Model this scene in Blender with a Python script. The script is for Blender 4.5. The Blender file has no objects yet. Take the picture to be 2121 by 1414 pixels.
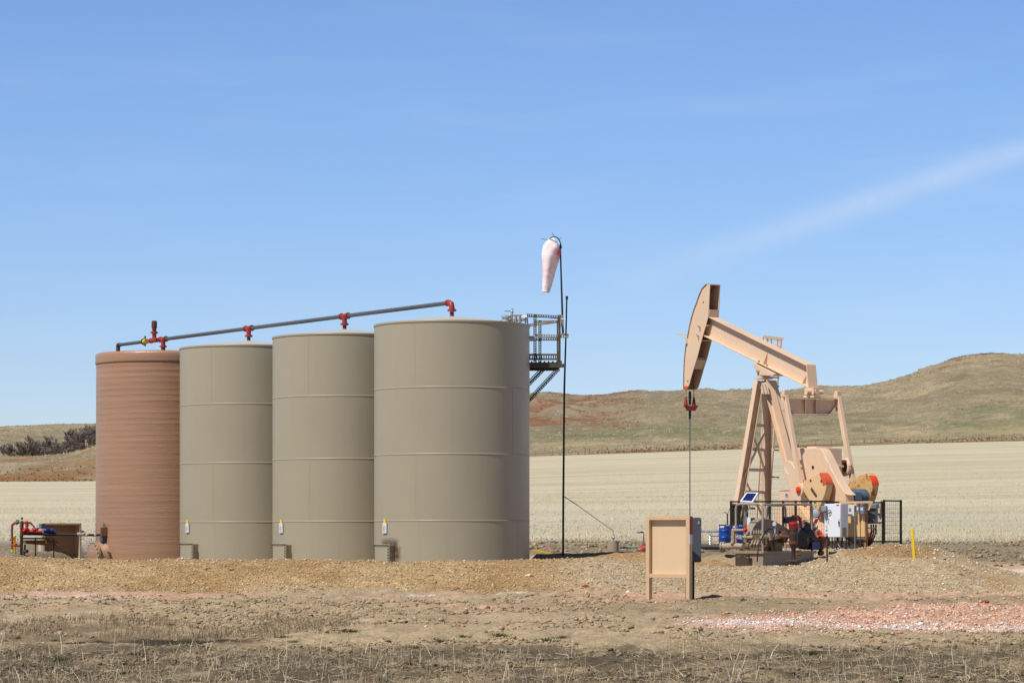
import bpy, math, random
import numpy as np
from mathutils import Vector, Matrix

random.seed(7)
RNG = np.random.default_rng(11)
SC = bpy.context.scene
COL = SC.collection
F, U0, V0, ZC = 5700.0, 1060.5, 1101.0, 1.6      # lens in photo pixels, eye level
rad = math.radians

def P(u, v, Y):
    return Vector(((u - U0) * Y / F, Y, ZC - (v - V0) * Y / F))

def ray_plane(u, v, pt, n):
    d = Vector(((u - U0) / F, 1.0, -(v - V0) / F)); c = Vector((0, 0, ZC)); n = Vector(n)
    return c + d * ((Vector(pt) - c).dot(n) / d.dot(n))

def S(r, g, b):
    def f(c):
        c /= 255.0
        return c / 12.92 if c <= 0.04045 else ((c + 0.055) / 1.055) ** 2.4
    return (0.9 * f(r), 0.9 * f(g), 0.9 * f(b))

# ------------------------------------------------------------------ mesh builder
class MB:
    def __init__(s, M=None):
        s.v, s.f, s.m, s.M = [], [], [], M
    def add(s, vs, fs, m=0):
        o = len(s.v)
        for p in vs:
            p = Vector(p)
            s.v.append(s.M @ p if s.M else p)
        for q in fs:
            s.f.append([i + o for i in q]); s.m.append(m)
        return s
    def box(s, c, d, rz=0.0, m=0, R=None):
        x, y, z = d[0] / 2, d[1] / 2, d[2] / 2
        R = R or Matrix.Rotation(rz, 3, 'Z'); c = Vector(c)
        vs = [c + R @ Vector((i * x, j * y, k * z)) for k in (-1, 1) for j in (-1, 1) for i in (-1, 1)]
        return s.add(vs, [(0, 2, 3, 1), (4, 5, 7, 6), (0, 1, 5, 4), (2, 6, 7, 3), (0, 4, 6, 2), (1, 3, 7, 5)], m)
    def bar(s, p0, p1, w, h, up=(0, 0, 1), m=0):
        p0, p1 = Vector(p0), Vector(p1); a = (p1 - p0).normalized(); up = Vector(up)
        x = a.cross(up)
        if x.length < 1e-4: x = a.cross(Vector((0, 1, 0)))
        x.normalize(); z = x.cross(a).normalized()
        vs = [p + x * (i * w / 2) + z * (k * h / 2) for p in (p0, p1) for i, k in ((-1, -1), (1, -1), (1, 1), (-1, 1))]
        return s.add(vs, [(3, 2, 1, 0), (4, 5, 6, 7), (0, 1, 5, 4), (1, 2, 6, 5), (2, 3, 7, 6), (3, 0, 4, 7)], m)
    def tube(s, pts, r, n=10, caps=True, m=0, sx=1.0):
        pts = [Vector(p) for p in pts]; k = len(pts)
        rs = list(r) if isinstance(r, (list, tuple)) else [r] * k
        x = None; rings = []
        for i, p in enumerate(pts):
            a = (pts[min(i + 1, k - 1)] - pts[max(i - 1, 0)]).normalized()
            if x is None:
                x = a.cross(Vector((0, 0, 1)))
                if x.length < 1e-3: x = Vector((1, 0, 0))
            x = (x - a * x.dot(a)).normalized(); y = a.cross(x)
            rings += [p + (x * math.cos(t) * sx + y * math.sin(t)) * rs[i] for t in [2 * math.pi * j / n for j in range(n)]]
        fs = [(i * n + j, i * n + (j + 1) % n, (i + 1) * n + (j + 1) % n, (i + 1) * n + j) for i in range(k - 1) for j in range(n)]
        if caps: fs += [tuple(range(n - 1, -1, -1)), tuple(range((k - 1) * n, k * n))]
        return s.add(rings, fs, m)
    def lathe(s, prof, c, ax=(0, 0, 1), n=20, m=0, caps=True):
        ax = Vector(ax).normalized(); c = Vector(c)
        return s._lathe(prof, c, ax, n, m, caps)
    def _lathe(s, prof, c, ax, n, m, caps):
        x = ax.cross(Vector((0, 1, 0.01))).normalized(); y = ax.cross(x)
        vs = [c + ax * z + (x * math.cos(t) + y * math.sin(t)) * max(r, 1e-4) for r, z in prof for t in [2 * math.pi * j / n for j in range(n)]]
        k = len(prof)
        fs = [(i * n + j, i * n + (j + 1) % n, (i + 1) * n + (j + 1) % n, (i + 1) * n + j) for i in range(k - 1) for j in range(n)]
        if caps: fs += [tuple(range(n - 1, -1, -1)), tuple(range((k - 1) * n, k * n))]
        return s.add(vs, fs, m)
    def prism(s, pts, off, m=0, m2=None):
        pts = [Vector(p) for p in pts]; off = Vector(off); n = len(pts)
        s.add(pts + [p + off for p in pts], [tuple(range(n - 1, -1, -1)), tuple(range(n, 2 * n))], m)
        o = len(s.v) - 2 * n
        for i in range(n):
            j = (i + 1) % n
            s.f.append([o + i, o + j, o + n + j, o + n + i]); s.m.append(m if m2 is None else m2)
        return s
    def torus(s, c, ax, R, r, n=24, k=8, m=0, a0=0.0, a1=2 * math.pi):
        ax = Vector(ax).normalized(); x = ax.cross(Vector((0, 0.1, 1))).normalized(); y = ax.cross(x); c = Vector(c)
        pts = [c + (x * math.cos(t) + y * math.sin(t)) * R for t in [a0 + (a1 - a0) * i / n for i in range(n + 1)]]
        return s.tube(pts, r, k, True, m)
    def ball(s, c, r, n=12, m=0, sz=1.0):
        prof = [(r * math.sin(math.pi * i / 8), -r * sz * math.cos(math.pi * i / 8)) for i in range(9)]
        return s.lathe(prof, c, (0, 0, 1), n, m)
    def ibeam(s, p0, p1, w, h, t=0.02, up=(0, 0, 1), m=0):
        p0, p1 = Vector(p0), Vector(p1); a = (p1 - p0).normalized(); x = a.cross(Vector(up)).normalized(); z = x.cross(a)
        for k in (-1, 1): s.bar(p0 + z * k * (h / 2 - t / 2), p1 + z * k * (h / 2 - t / 2), w, t, up, m)
        return s.bar(p0, p1, t, h - 2 * t, up, m)
    def build_each(s, name, mat, parent=None, **k):
        """every connected piece becomes a part of its own"""
        p = list(range(len(s.v)))
        def find(i):
            while p[i] != i: p[i] = p[p[i]]; i = p[i]
            return i
        for q in s.f:
            for i in q[1:]: p[find(i)] = find(q[0])
        groups = {}
        for q in s.f: groups.setdefault(find(q[0]), []).append(q)
        out = []
        for fs in groups.values():
            ids = sorted({i for q in fs for i in q}); mp_ = {i: n for n, i in enumerate(ids)}
            b = MB(); b.v = [s.v[i] for i in ids]; b.f = [[mp_[i] for i in q] for q in fs]; b.m = [0] * len(fs)
            out.append(b.build(name, mat, parent, **k))
        return out
    def build(s, name, mat, parent=None, ang=35, bevel=0.0, flip=True):
        me = bpy.data.meshes.new(name)
        o0 = wloc(parent)
        me.from_pydata([p - o0 for p in s.v], [], s.f)
        for mm in (mat if isinstance(mat, (list, tuple)) else [mat]): me.materials.append(mm)
        if max(s.m, default=0) > 0: me.polygons.foreach_set('material_index', s.m)
        me.update()
        if flip:
            import bmesh
            b = bmesh.new(); b.from_mesh(me); bmesh.ops.recalc_face_normals(b, faces=b.faces); b.to_mesh(me); b.free()
        me.polygons.foreach_set('use_smooth', [True] * len(me.polygons))
        me.set_sharp_from_angle(angle=rad(ang))
        o = bpy.data.objects.new(name, me); COL.objects.link(o)
        if parent: o.parent = parent
        if bevel:
            bm = o.modifiers.new('bevel', 'BEVEL'); bm.width = bevel; bm.segments = 2; bm.limit_method = 'ANGLE'; bm.angle_limit = rad(40)
        return o

def wloc(o):
    t = Vector((0, 0, 0))
    while o: t = t + o.location; o = o.parent
    return t

def tag(o, label=None, cat=None, group=None, kind=None):
    if label: o['label'] = label
    if cat: o['category'] = cat
    if group: o['group'] = group
    if kind: o['kind'] = kind
    return o

def thing(name, loc, label, cat, group=None):
    o = bpy.data.objects.new(name, None); COL.objects.link(o); o.location = loc
    o.empty_display_size = 0.2
    return tag(o, label, cat, group)

def curvy(pts, k=4):
    """closed Catmull-Rom through 2-D points, k pieces per side"""
    n = len(pts); out = []
    for i in range(n):
        a, b, c, d = (pts[(i + j - 1) % n] for j in range(4))
        for q in range(k):
            t = q / k
            out.append(tuple(0.5 * (2 * b[m] + (c[m] - a[m]) * t + (2 * a[m] - 5 * b[m] + 4 * c[m] - d[m]) * t * t + (3 * b[m] - a[m] - 3 * c[m] + d[m]) * t ** 3) for m in (0, 1)))
    return out

def frame(p, deg):
    return Matrix.Translation(p) @ Matrix.Rotation(rad(deg), 4, 'Z')

# ------------------------------------------------------------------ materials
def nodes(name):
    m = bpy.data.materials.new(name); m.use_nodes = True
    nt = m.node_tree; nt.nodes.clear()
    out = nt.nodes.new('ShaderNodeOutputMaterial'); b = nt.nodes.new('ShaderNodeBsdfPrincipled')
    nt.links.new(b.outputs[0], out.inputs[0])
    return m, nt, b

def N(nt, t, **k):
    n = nt.nodes.new(t)
    for a, x in k.items():
        if a.startswith('i_'): n.inputs[int(a[2:])].default_value = x
        else: setattr(n, a, x)
    return n

def coords(nt, scale=(1, 1, 1), kind='Object'):
    tc = N(nt, 'ShaderNodeTexCoord'); mp = N(nt, 'ShaderNodeMapping')
    mp.inputs['Scale'].default_value = scale
    nt.links.new(tc.outputs[kind], mp.inputs[0]); return mp.outputs[0]

def noise(nt, vec, scale, detail=4, rough=0.55):
    n = N(nt, 'ShaderNodeTexNoise'); n.inputs['Scale'].default_value = scale; n.inputs['Detail'].default_value = detail
    n.inputs['Roughness'].default_value = rough; nt.links.new(vec, n.inputs['Vector']); return n.outputs[0]

def ramp(nt, fac, a, b, lo=0.0, hi=1.0):
    n = N(nt, 'ShaderNodeMapRange'); n.inputs[1].default_value = a; n.inputs[2].default_value = b
    n.inputs[3].default_value = lo; n.inputs[4].default_value = hi; nt.links.new(fac, n.inputs[0]); return n.outputs[0]

def mix(nt, fac, a, b, mode='MIX'):
    n = N(nt, 'ShaderNodeMix', data_type='RGBA', blend_type=mode)
    for sock, x in ((n.inputs[0], fac), (n.inputs[6], a), (n.inputs[7], b)):
        if isinstance(x, (int, float)): sock.default_value = x
        elif isinstance(x, tuple): sock.default_value = (*x[:3], 1)
        else: nt.links.new(x, sock)
    return n.outputs[2]

def mathn(nt, op, a, b=0.0):
    n = N(nt, 'ShaderNodeMath', operation=op)
    for i, x in enumerate((a, b)):
        if isinstance(x, (int, float)): n.inputs[i].default_value = x
        else: nt.links.new(x, n.inputs[i])
    return n.outputs[0]

def bump(nt, b, h, strength=0.3, dist=0.02):
    n = N(nt, 'ShaderNodeBump'); n.inputs['Strength'].default_value = strength; n.inputs['Distance'].default_value = dist
    nt.links.new(h, n.inputs['Height']); nt.links.new(n.outputs[0], b.inputs['Normal'])

def paint(name, c, rough=0.5, var=0.10, ns=1.6, metal=0.0, rust=None, bmp=0.0, bs=25, stretch=(1, 1, 1), spec=0.4, streak=False):
    m, nt, b = nodes(name)
    v = coords(nt, stretch); n1 = noise(nt, v, ns, 5)
    col = mix(nt, ramp(nt, n1, 0.3, 0.7), tuple(x * (1 - var) for x in c), tuple(min(1, x * (1 + var)) for x in c))
    n2 = noise(nt, v, ns * 9, 3)
    col = mix(nt, ramp(nt, n2, 0.35, 0.75, 0, 0.35), col, tuple(x * (1 - 1.6 * var) for x in c))
    if streak:
        ns_ = noise(nt, coords(nt, (7, 7, 0.5)), 1.6, 5, 0.65)
        col = mix(nt, ramp(nt, ns_, 0.52, 0.80, 0, 0.28), col, tuple(x * k_ for x, k_ in zip(c, (0.66, 0.6, 0.54))))
    if rust:
        rc, th, rs = rust
        nr = noise(nt, v, rs, 6, 0.65)
        fr = ramp(nt, nr, th, th + 0.08)
        col = mix(nt, fr, col, rc)
    nt.links.new(col, b.inputs['Base Color'])
    b.inputs['Roughness'].default_value = rough; b.inputs['Metallic'].default_value = metal
    b.inputs['Specular IOR Level'].default_value = spec
    rr = ramp(nt, n2, 0.3, 0.7, max(0, rough - 0.08), min(1, rough + 0.1)); nt.links.new(rr, b.inputs['Roughness'])
    if bmp: bump(nt, b, noise(nt, v, bs, 4), bmp, 0.01)
    return m

RUST = S(112, 66, 40)
M = {}
M['tan'] = paint('tan_pump_paint', S(227, 194, 162), 0.45, 0.06, 0.9, rust=(S(140, 92, 62), 0.70, 7), streak=True)
M['tan_w'] = paint('tan_weight_paint', S(228, 190, 142), 0.5, 0.07, 2, rust=(S(150, 92, 40), 0.66, 4))
M['ochre'] = paint('ochre_weathered_paint', S(216, 176, 118), 0.6, 0.10, 2, rust=(S(158, 98, 46), 0.52, 4.0))
M['orange'] = paint('safety_orange', S(228, 74, 34), 0.5, 0.08, 3)
M['red'] = paint('red_primer', S(156, 52, 42), 0.5, 0.14, 6, rust=(S(110, 45, 35), 0.62, 12))
M['redbright'] = paint('bright_red', S(190, 30, 30), 0.4, 0.06, 5)
M['darkred'] = paint('dark_red_enamel', S(150, 30, 42), 0.4, 0.08, 6)
M['blue'] = paint('blue_drum_paint', S(22, 74, 160), 0.35, 0.06, 4)
M['navy'] = paint('navy_motor_paint', S(34, 52, 118), 0.4, 0.08, 4)
M['bluegrey'] = paint('blue_grey_motor_paint', S(92, 112, 130), 0.5, 0.08, 4)
M['greysteel'] = paint('grey_steel_paint', S(112, 116, 124), 0.5, 0.06, 3)
M['greydark'] = paint('slate_box_paint', S(82, 84, 94), 0.5, 0.06, 3)
M['white'] = paint('white_enamel', S(226, 230, 236), 0.35, 0.02, 3)
M['whitedull'] = paint('white_plastic', S(214, 212, 208), 0.5, 0.04, 3)
M['black'] = paint('black_pipe_coating', S(46, 44, 44), 0.55, 0.2, 5, rust=(S(86, 58, 44), 0.68, 6))
M['blackmatte'] = paint('black_steel', S(26, 26, 28), 0.5, 0.15, 5)
M['pipegrey'] = paint('dark_grey_pipe', S(84, 86, 90), 0.5, 0.08, 4, rust=(S(96, 78, 70), 0.66, 5))
M['rusty'] = paint('rusted_iron', S(104, 66, 48), 0.8, 0.25, 8, rust=(S(70, 42, 32), 0.55, 10), bmp=0.3)
M['rustpipe'] = paint('rust_brown_pipe', S(92, 58, 46), 0.75, 0.2, 8, bmp=0.2)
M['galv'] = paint('galvanised_steel', S(182, 184, 186), 0.4, 0.08, 8, metal=0.25)
M['foil'] = paint('silver_foil_wrap', S(206, 206, 208), 0.28, 0.25, 22, metal=0.5, bmp=0.6, bs=30)
M['taupe'] = paint('taupe_skid_paint', S(152, 138, 120), 0.5, 0.09, 4, rust=(S(112, 88, 62), 0.66, 8))
M['taupe_light'] = paint('taupe_rail_paint', S(168, 152, 134), 0.45, 0.06, 4)
M['oily'] = paint('oil_stained_casting', S(112, 96, 70), 0.5, 0.25, 9, rust=(S(60, 50, 36), 0.52, 14))
M['signboard'] = paint('sign_board_paint', S(218, 189, 150), 0.55, 0.03, 2)
M['signframe'] = paint('sign_frame_paint', S(208, 176, 136), 0.5, 0.05, 4)
M['signbrown'] = paint('brown_sign_paint', S(190, 148, 108), 0.55, 0.05, 3)
M['board'] = paint('tan_backing_board', S(216, 180, 128), 0.6, 0.05, 3)
M['wood'] = paint('weathered_post', S(146, 106, 70), 0.7, 0.15, 6, stretch=(6, 6, 1))
M['yellow'] = paint('marker_yellow', S(250, 214, 24), 0.45, 0.03, 4)
M['yellowdull'] = paint('dull_yellow', S(214, 178, 20), 0.5, 0.08, 5)
M['green'] = paint('pale_green_pipe', S(120, 168, 140), 0.5, 0.1, 6)
M['greengrey'] = paint('grey_green_casting', S(86, 104, 94), 0.6, 0.12, 6)
M['perf'] = paint('perforated_angle_steel', S(88, 79, 66), 0.6, 0.12, 6, rust=(S(84, 62, 46), 0.66, 10))
M['rubber'] = paint('black_rubber_hose', S(22, 22, 24), 0.4, 0.1, 8)
M['pink'] = paint('faded_pink_hose', S(206, 140, 134), 0.6, 0.1, 6)
M['glass'] = paint('meter_glass', S(140, 150, 160), 0.15, 0.05, 6)
M['casing'] = paint('taupe_casing_paint', S(150, 136, 114), 0.5, 0.06, 3)
M['print'] = paint('dark_print', S(40, 42, 48), 0.6, 0.02, 3)
M['paper'] = paint('pale_label', S(206, 214, 222), 0.5, 0.02, 6)
M['flagred'] = paint('flag_red', S(190, 60, 60), 0.5, 0.02, 6)
M['flagblue'] = paint('flag_blue', S(60, 76, 140), 0.5, 0.02, 6)
M['maroon'] = paint('red_tape', S(158, 24, 26), 0.5, 0.03, 6)
M['pinkflag'] = paint('pink_flag', S(240, 120, 140), 0.5, 0.03, 6)

def tank_mat(name, c, rust_at=None):
    m, nt, b = nodes(name)
    v = coords(nt)
    n1 = noise(nt, v, 0.35, 4)
    col = mix(nt, ramp(nt, n1, 0.3, 0.7), tuple(x * 0.96 for x in c), tuple(x * 1.05 for x in c))
    vs = coords(nt, (5, 5, 0.25)); n2 = noise(nt, vs, 1.3, 5, 0.6)
    col = mix(nt, ramp(nt, n2, 0.52, 0.8, 0, 0.32), col, tuple(x * 0.84 for x in c))
    n3 = noise(nt, v, 14, 4); col = mix(nt, ramp(nt, n3, 0.68, 0.78, 0, 0.22), col, tuple(x * 0.75 for x in c))
    if rust_at:
        tc = N(nt, 'ShaderNodeTexCoord')
        for p, r in rust_at:
            d = N(nt, 'ShaderNodeVectorMath', operation='DISTANCE'); nt.links.new(tc.outputs['Object'], d.inputs[0]); d.inputs[1].default_value = p
            dn = mathn(nt, 'ADD', d.outputs['Value'], mathn(nt, 'MULTIPLY', noise(nt, v, 9, 4), 0.14))
            col = mix(nt, ramp(nt, dn, r, r + 0.16, 0.9, 0), col, S(74, 46, 30))
    nt.links.new(col, b.inputs['Base Color'])
    b.inputs['Roughness'].default_value = 0.38; b.inputs['Specular IOR Level'].default_value = 0.45
    bump(nt, b, mathn(nt, 'ADD', noise(nt, coords(nt, (1, 1, 0.5)), 1.1, 2), mathn(nt, 'MULTIPLY', noise(nt, v, 60, 2), 0.03)), 0.25, 0.03)
    return m

# ------------------------------------------------------------------ numpy noise and terrain
_perm = np.random.default_rng(3).random((256, 256))
def vnoise(x, y):
    xi = np.floor(x).astype(int); yi = np.floor(y).astype(int); fx = x - xi; fy = y - yi
    fx = fx * fx * (3 - 2 * fx); fy = fy * fy * (3 - 2 * fy)
    a = _perm[xi & 255, yi & 255]; b = _perm[(xi + 1) & 255, yi & 255]
    c = _perm[xi & 255, (yi + 1) & 255]; d = _perm[(xi + 1) & 255, (yi + 1) & 255]
    return (a + (b - a) * fx) * (1 - fy) + (c + (d - c) * fx) * fy
def fbm(x, y, s, o=4, g=0.5):
    t = 0; amp = 1; tot = 0
    for i in range(o):
        t = t + amp * vnoise(x / s + 17.3 * i, y / s - 9.1 * i); tot += amp; amp *= g; s /= 2.03
    return t / tot
def sst(a, b, x):
    t = np.clip((x - a) / (b - a), 0, 1); return t * t * (3 - 2 * t)

YL = [-60, 0, 25, 31, 38, 48, 53, 58, 66, 68.5, 71, 100, 118]
ZL = [-0.1, -0.1, -0.15, -0.1, 0.07, 0.37, 0.42, 0.5, 0.62, 0.76, 1.0, 1.06, 1.2]
YR = [-60, 0, 25, 31, 38, 48, 53, 60, 70, 93, 118]
ZR = [-0.1, -0.1, -0.15, -0.1, 0.07, 0.37, 0.42, 0.47, 0.55, 0.8, 1.2]
CU = [-900, 0, 200, 400, 700, 830, 1000, 1100, 1200, 1260, 1340, 1440, 1530, 1620, 1720, 1850, 1930, 1975, 2010, 2060]
CV = [1154, 1153, 1158, 1161, 1161, 1164, 1160, 1157, 1155, 1157, 1168, 1174, 1172, 1168, 1167, 1158, 1158, 1168, 1184, 1202]
YB = 57.0
def H(x, y, fine=True):
    x = np.asarray(x, float); y = np.asarray(y, float)
    w = sst(11.0, 13.0, x)
    base = np.interp(y, YL, ZL) * (1 - w) + np.interp(y, YR, ZR) * w
    tk = sst(0.6, -0.4, x) * sst(-13.2, -12.2, x) * sst(57, 58, y) * sst(88, 83, y)      # low floor inside the tank berm
    base = base * (1 - tk) + np.minimum(base, 0.40) * tk
    yc = YB + 0.5 * np.sin(x * 0.35) * 0.6
    u = U0 + x * F / YB
    zc = ZC - (np.interp(u, CU, CV) - V0) * YB / F
    t = (y - yc) / np.where(y < yc, 4.1, 2.4)
    g = np.clip(1 - np.abs(t), 0, 1); g = g * g * (3 - 2 * g)
    g = g * (1 - sst(9.3, 10.6, x)) * sst(-60, -45, x)
    b0 = np.interp(y, YR, ZR)
    z = base + np.maximum(zc - base, 0) * g
    def mound(cx, cy, rx, ry, h):
        return h * np.exp(-(((x - cx) / rx) ** 2 + ((y - cy) / ry) ** 2))
    z = z + mound(9.7, 70.5, 1.3, 1.0, 0.33) + mound(4.4, 62.0, 0.9, 0.8, 0.42) + mound(2.9, 61, 1.0, 0.8, 0.3) + mound(8.6, 76.5, 1.6, 1.0, 0.14)
    bkm = sst(0.2, 0.7, x) * sst(4.4, 3.2, x) * sst(63.5, 65.5, y) * sst(74, 71, y)
    z = z + np.maximum(1.03 - z, 0) * bkm
    z = z + mound(-12.9, 84, 0.75, 0.8, 0.36)
    z = z + mound(1.1, 49.3, 0.9, 0.7, 0.10) + mound(5.2, 45.6, 2.6, 0.5, 0.07) + mound(9.5, 47.5, 4.5, 0.6, 0.08)
    z = z + mound(2.2, 44.5, 1.6, 0.5, 0.05) + mound(-2.4, 52.2, 0.35, 0.3, 0.12)
    amp = sst(20, 30, y) * (1 - sst(95, 118, y))
    z = z + amp * 0.10 * (fbm(x, y, 3.0, 3) - 0.5)
    if fine:
        gv = np.clip(g * 1.6, 0, 1)
        z = z + amp * ((1 - gv) * (0.20 * (fbm(x, y, 0.6, 3, 0.6) - 0.5) + 0.06 * np.maximum(fbm(x + 9, y, 0.3, 2) - 0.62, 0) * 3) + gv * 0.09 * (fbm(x, y, 0.5, 3, 0.6) - 0.5))
    return z
def hz(x, y): return float(H(np.array([x]), np.array([y]))[0])
_ys = np.arange(24, 117, 0.05)
def on_ground(u, v):
    x = (u - U0) * _ys / F; zr = ZC - (v - V0) * _ys / F; k = np.argmax(zr <= H(x, _ys))
    return Vector((x[k], _ys[k], H(x[k:k + 1], _ys[k:k + 1])[0]))

def grid_mesh(name, X, Y, Z, mat, cols=None, extra=None, smooth=True):
    r, c = X.shape
    me = bpy.data.meshes.new(name)
    idx = np.arange(r * c).reshape(r, c)
    q = np.stack([idx[:-1, :-1], idx[:-1, 1:], idx[1:, 1:], idx[1:, :-1]], -1).reshape(-1, 4)
    me.vertices.add(r * c); me.vertices.foreach_set('co', np.stack([X, Y, Z], -1).astype(np.float32).ravel())
    me.loops.add(q.size); me.loops.foreach_set('vertex_index', q.astype(np.int32).ravel())
    me.polygons.add(len(q)); me.polygons.foreach_set('loop_start', np.arange(0, q.size, 4, dtype=np.int32))
    me.update(calc_edges=True); me.validate()
    me.polygons.foreach_set('use_smooth', [smooth] * len(q))
    if cols is not None:
        a = me.color_attributes.new('zone', 'FLOAT_COLOR', 'POINT')
        a.data.foreach_set('color', np.concatenate([cols, np.ones(cols.shape[:2] + (1,))], -1).astype(np.float32).ravel())
    for k, arr in (extra or {}).items():
        a = me.attributes.new(k, 'FLOAT', 'POINT'); a.data.foreach_set('value', arr.astype(np.float32).ravel())
    me.materials.append(mat)
    o = bpy.data.objects.new(name, me); COL.objects.link(o); return o

def soup(name, V, Fc, mat, cols=None, smooth=False):
    """mesh from numpy verts (n,3) and faces (k,m); optional per-vertex colours"""
    me = bpy.data.meshes.new(name); k, m = Fc.shape
    me.vertices.add(len(V)); me.vertices.foreach_set('co', V.astype(np.float32).ravel())
    me.loops.add(Fc.size); me.loops.foreach_set('vertex_index', Fc.astype(np.int32).ravel())
    me.polygons.add(k); me.polygons.foreach_set('loop_start', np.arange(0, Fc.size, m, dtype=np.int32))
    me.update(calc_edges=True)
    if cols is not None:
        a = me.color_attributes.new('zone', 'FLOAT_COLOR', 'POINT')
        a.data.foreach_set('color', np.concatenate([cols, np.ones((len(cols), 1))], -1).astype(np.float32).ravel())
    if smooth: me.polygons.foreach_set('use_smooth', [True] * k)
    me.materials.append(mat)
    o = bpy.data.objects.new(name, me); COL.objects.link(o); return o

def attr_mat(name, rough=0.9, fine=(60, 0.25), spec=0.15):
    m, nt, b = nodes(name)
    a = N(nt, 'ShaderNodeAttribute', attribute_name='zone')
    n = noise(nt, coords(nt), fine[0], 3)
    col = mix(nt, 1.0, a.outputs[0], ramp3(nt, n, 1 - fine[1], 1 + fine[1]), 'MULTIPLY')
    nt.links.new(col, b.inputs['Base Color']); b.inputs['Roughness'].default_value = rough; b.inputs['Specular IOR Level'].default_value = spec
    return m
def ramp3(nt, fac, lo, hi):
    r = ramp(nt, fac, 0.25, 0.75, lo, hi)
    c = N(nt, 'ShaderNodeCombineColor')
    for i in range(3): nt.links.new(r, c.inputs[i])
    return c.outputs[0]
# ================================================================== camera, light, sky
cam = bpy.data.cameras.new('camera'); co = bpy.data.objects.new('camera', cam); COL.objects.link(co)
cam.sensor_width = 36; cam.lens = F / 2121 * 36; cam.shift_y = (V0 - 707) / 2121; cam.clip_end = 9000; cam.clip_start = 0.5
co.location = (0, 0, ZC); co.rotation_euler = (rad(90), 0, 0)
SC.camera = co
SUN_EL, SUN_PHI = rad(56), rad(-47)
sd = Vector((math.sin(SUN_PHI) * math.cos(SUN_EL), -math.cos(SUN_PHI) * math.cos(SUN_EL), math.sin(SUN_EL)))
sl = bpy.data.lights.new('sun', 'SUN'); sl.energy = 4.95; sl.angle = rad(0.53); sl.color = (1.0, 0.955, 0.89)
so = bpy.data.objects.new('sun', sl); COL.objects.link(so); so.rotation_euler = sd.to_track_quat('Z', 'Y').to_euler(); so.location = (-30, -20, 60)
w = bpy.data.worlds.new('World'); SC.world = w; w.use_nodes = True
nt = w.node_tree; nt.nodes.clear()
out = nt.nodes.new('ShaderNodeOutputWorld'); bg = nt.nodes.new('ShaderNodeBackground'); nt.links.new(bg.outputs[0], out.inputs[0])
sky = nt.nodes.new('ShaderNodeTexSky'); sky.sky_type = 'NISHITA'; sky.sun_disc = False
sky.sun_elevation = SUN_EL; sky.sun_rotation = math.atan2(sd.x, sd.y)
sky.altitude = 900; sky.air_density = 1.0; sky.dust_density = 0.25; sky.ozone_density = 1.6
bg.inputs['Strength'].default_value = 0.102
# faint contrail and thin veil, fixed to directions of the sky
tc = N(nt, 'ShaderNodeTexCoord'); sep = N(nt, 'ShaderNodeSeparateXYZ'); nt.links.new(tc.outputs['Generated'], sep.inputs[0])
ty = mathn(nt, 'MAXIMUM', sep.outputs[1], 0.01)
tx = mathn(nt, 'DIVIDE', sep.outputs[0], ty); tz = mathn(nt, 'DIVIDE', sep.outputs[2], ty)
def cpx(u): return (u - U0) / F
def cpz(v): return (V0 - v) / F
x0, z0, x1, z1 = cpx(1400), cpz(545), cpx(2121), cpz(312)
slope = (z1 - z0) / (x1 - x0)
wob = noise(nt, tc.outputs['Generated'], 30, 3)
dz = mathn(nt, 'SUBTRACT', tz, mathn(nt, 'ADD', z0, mathn(nt, 'MULTIPLY', mathn(nt, 'SUBTRACT', tx, x0), slope)))
dz = mathn(nt, 'ADD', dz, mathn(nt, 'MULTIPLY', mathn(nt, 'SUBTRACT', wob, 0.5), 0.004))
prof = mathn(nt, 'POWER', 2.718, mathn(nt, 'MULTIPLY', mathn(nt, 'POWER', mathn(nt, 'DIVIDE', dz, 0.0052), 2.0), -1.0))
along = ramp(nt, tx, cpx(1250), cpx(1800), 0.0, 1.0)
brk = ramp(nt, noise(nt, tc.outputs['Generated'], 90, 4), 0.2, 0.7, 0.55, 1.0)
trail = mathn(nt, 'MULTIPLY', mathn(nt, 'MULTIPLY', prof, along), mathn(nt, 'MULTIPLY', brk, 0.30))
vm = N(nt, 'ShaderNodeMapping'); vm.inputs['Scale'].default_value = (6, 6, 40); vm.inputs['Rotation'].default_value = (0, 0.25, 0)
nt.links.new(tc.outputs['Generated'], vm.inputs[0])
veil = ramp(nt, noise(nt, vm.outputs[0], 2.0, 5, 0.6), 0.5, 0.8, 0.0, 0.07)
tint = mix(nt, ramp(nt, sep.outputs[2], 0.03, 0.16, 0, 1), (0.84, 0.90, 1.14), (0.83, 0.99, 1.27))
tint = mix(nt, ramp(nt, sep.outputs[2], 0.2, 0.6, 0, 1), tint, (0.29, 0.35, 0.45))
sk = mix(nt, 1.0, sky.outputs[0], tint, 'MULTIPLY')
cc = mix(nt, mathn(nt, 'ADD', trail, veil), sk, (7.4, 8.0, 8.8))
nt.links.new(cc, bg.inputs['Color'])
vs = SC.view_settings; vs.view_transform = 'Standard'; vs.look = 'None'; vs.exposure = 0.09; vs.gamma = 1.0; vs.use_curve_mapping = False
SC.cycles.use_denoising = True
SC.cycles.max_bounces = 6

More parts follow.
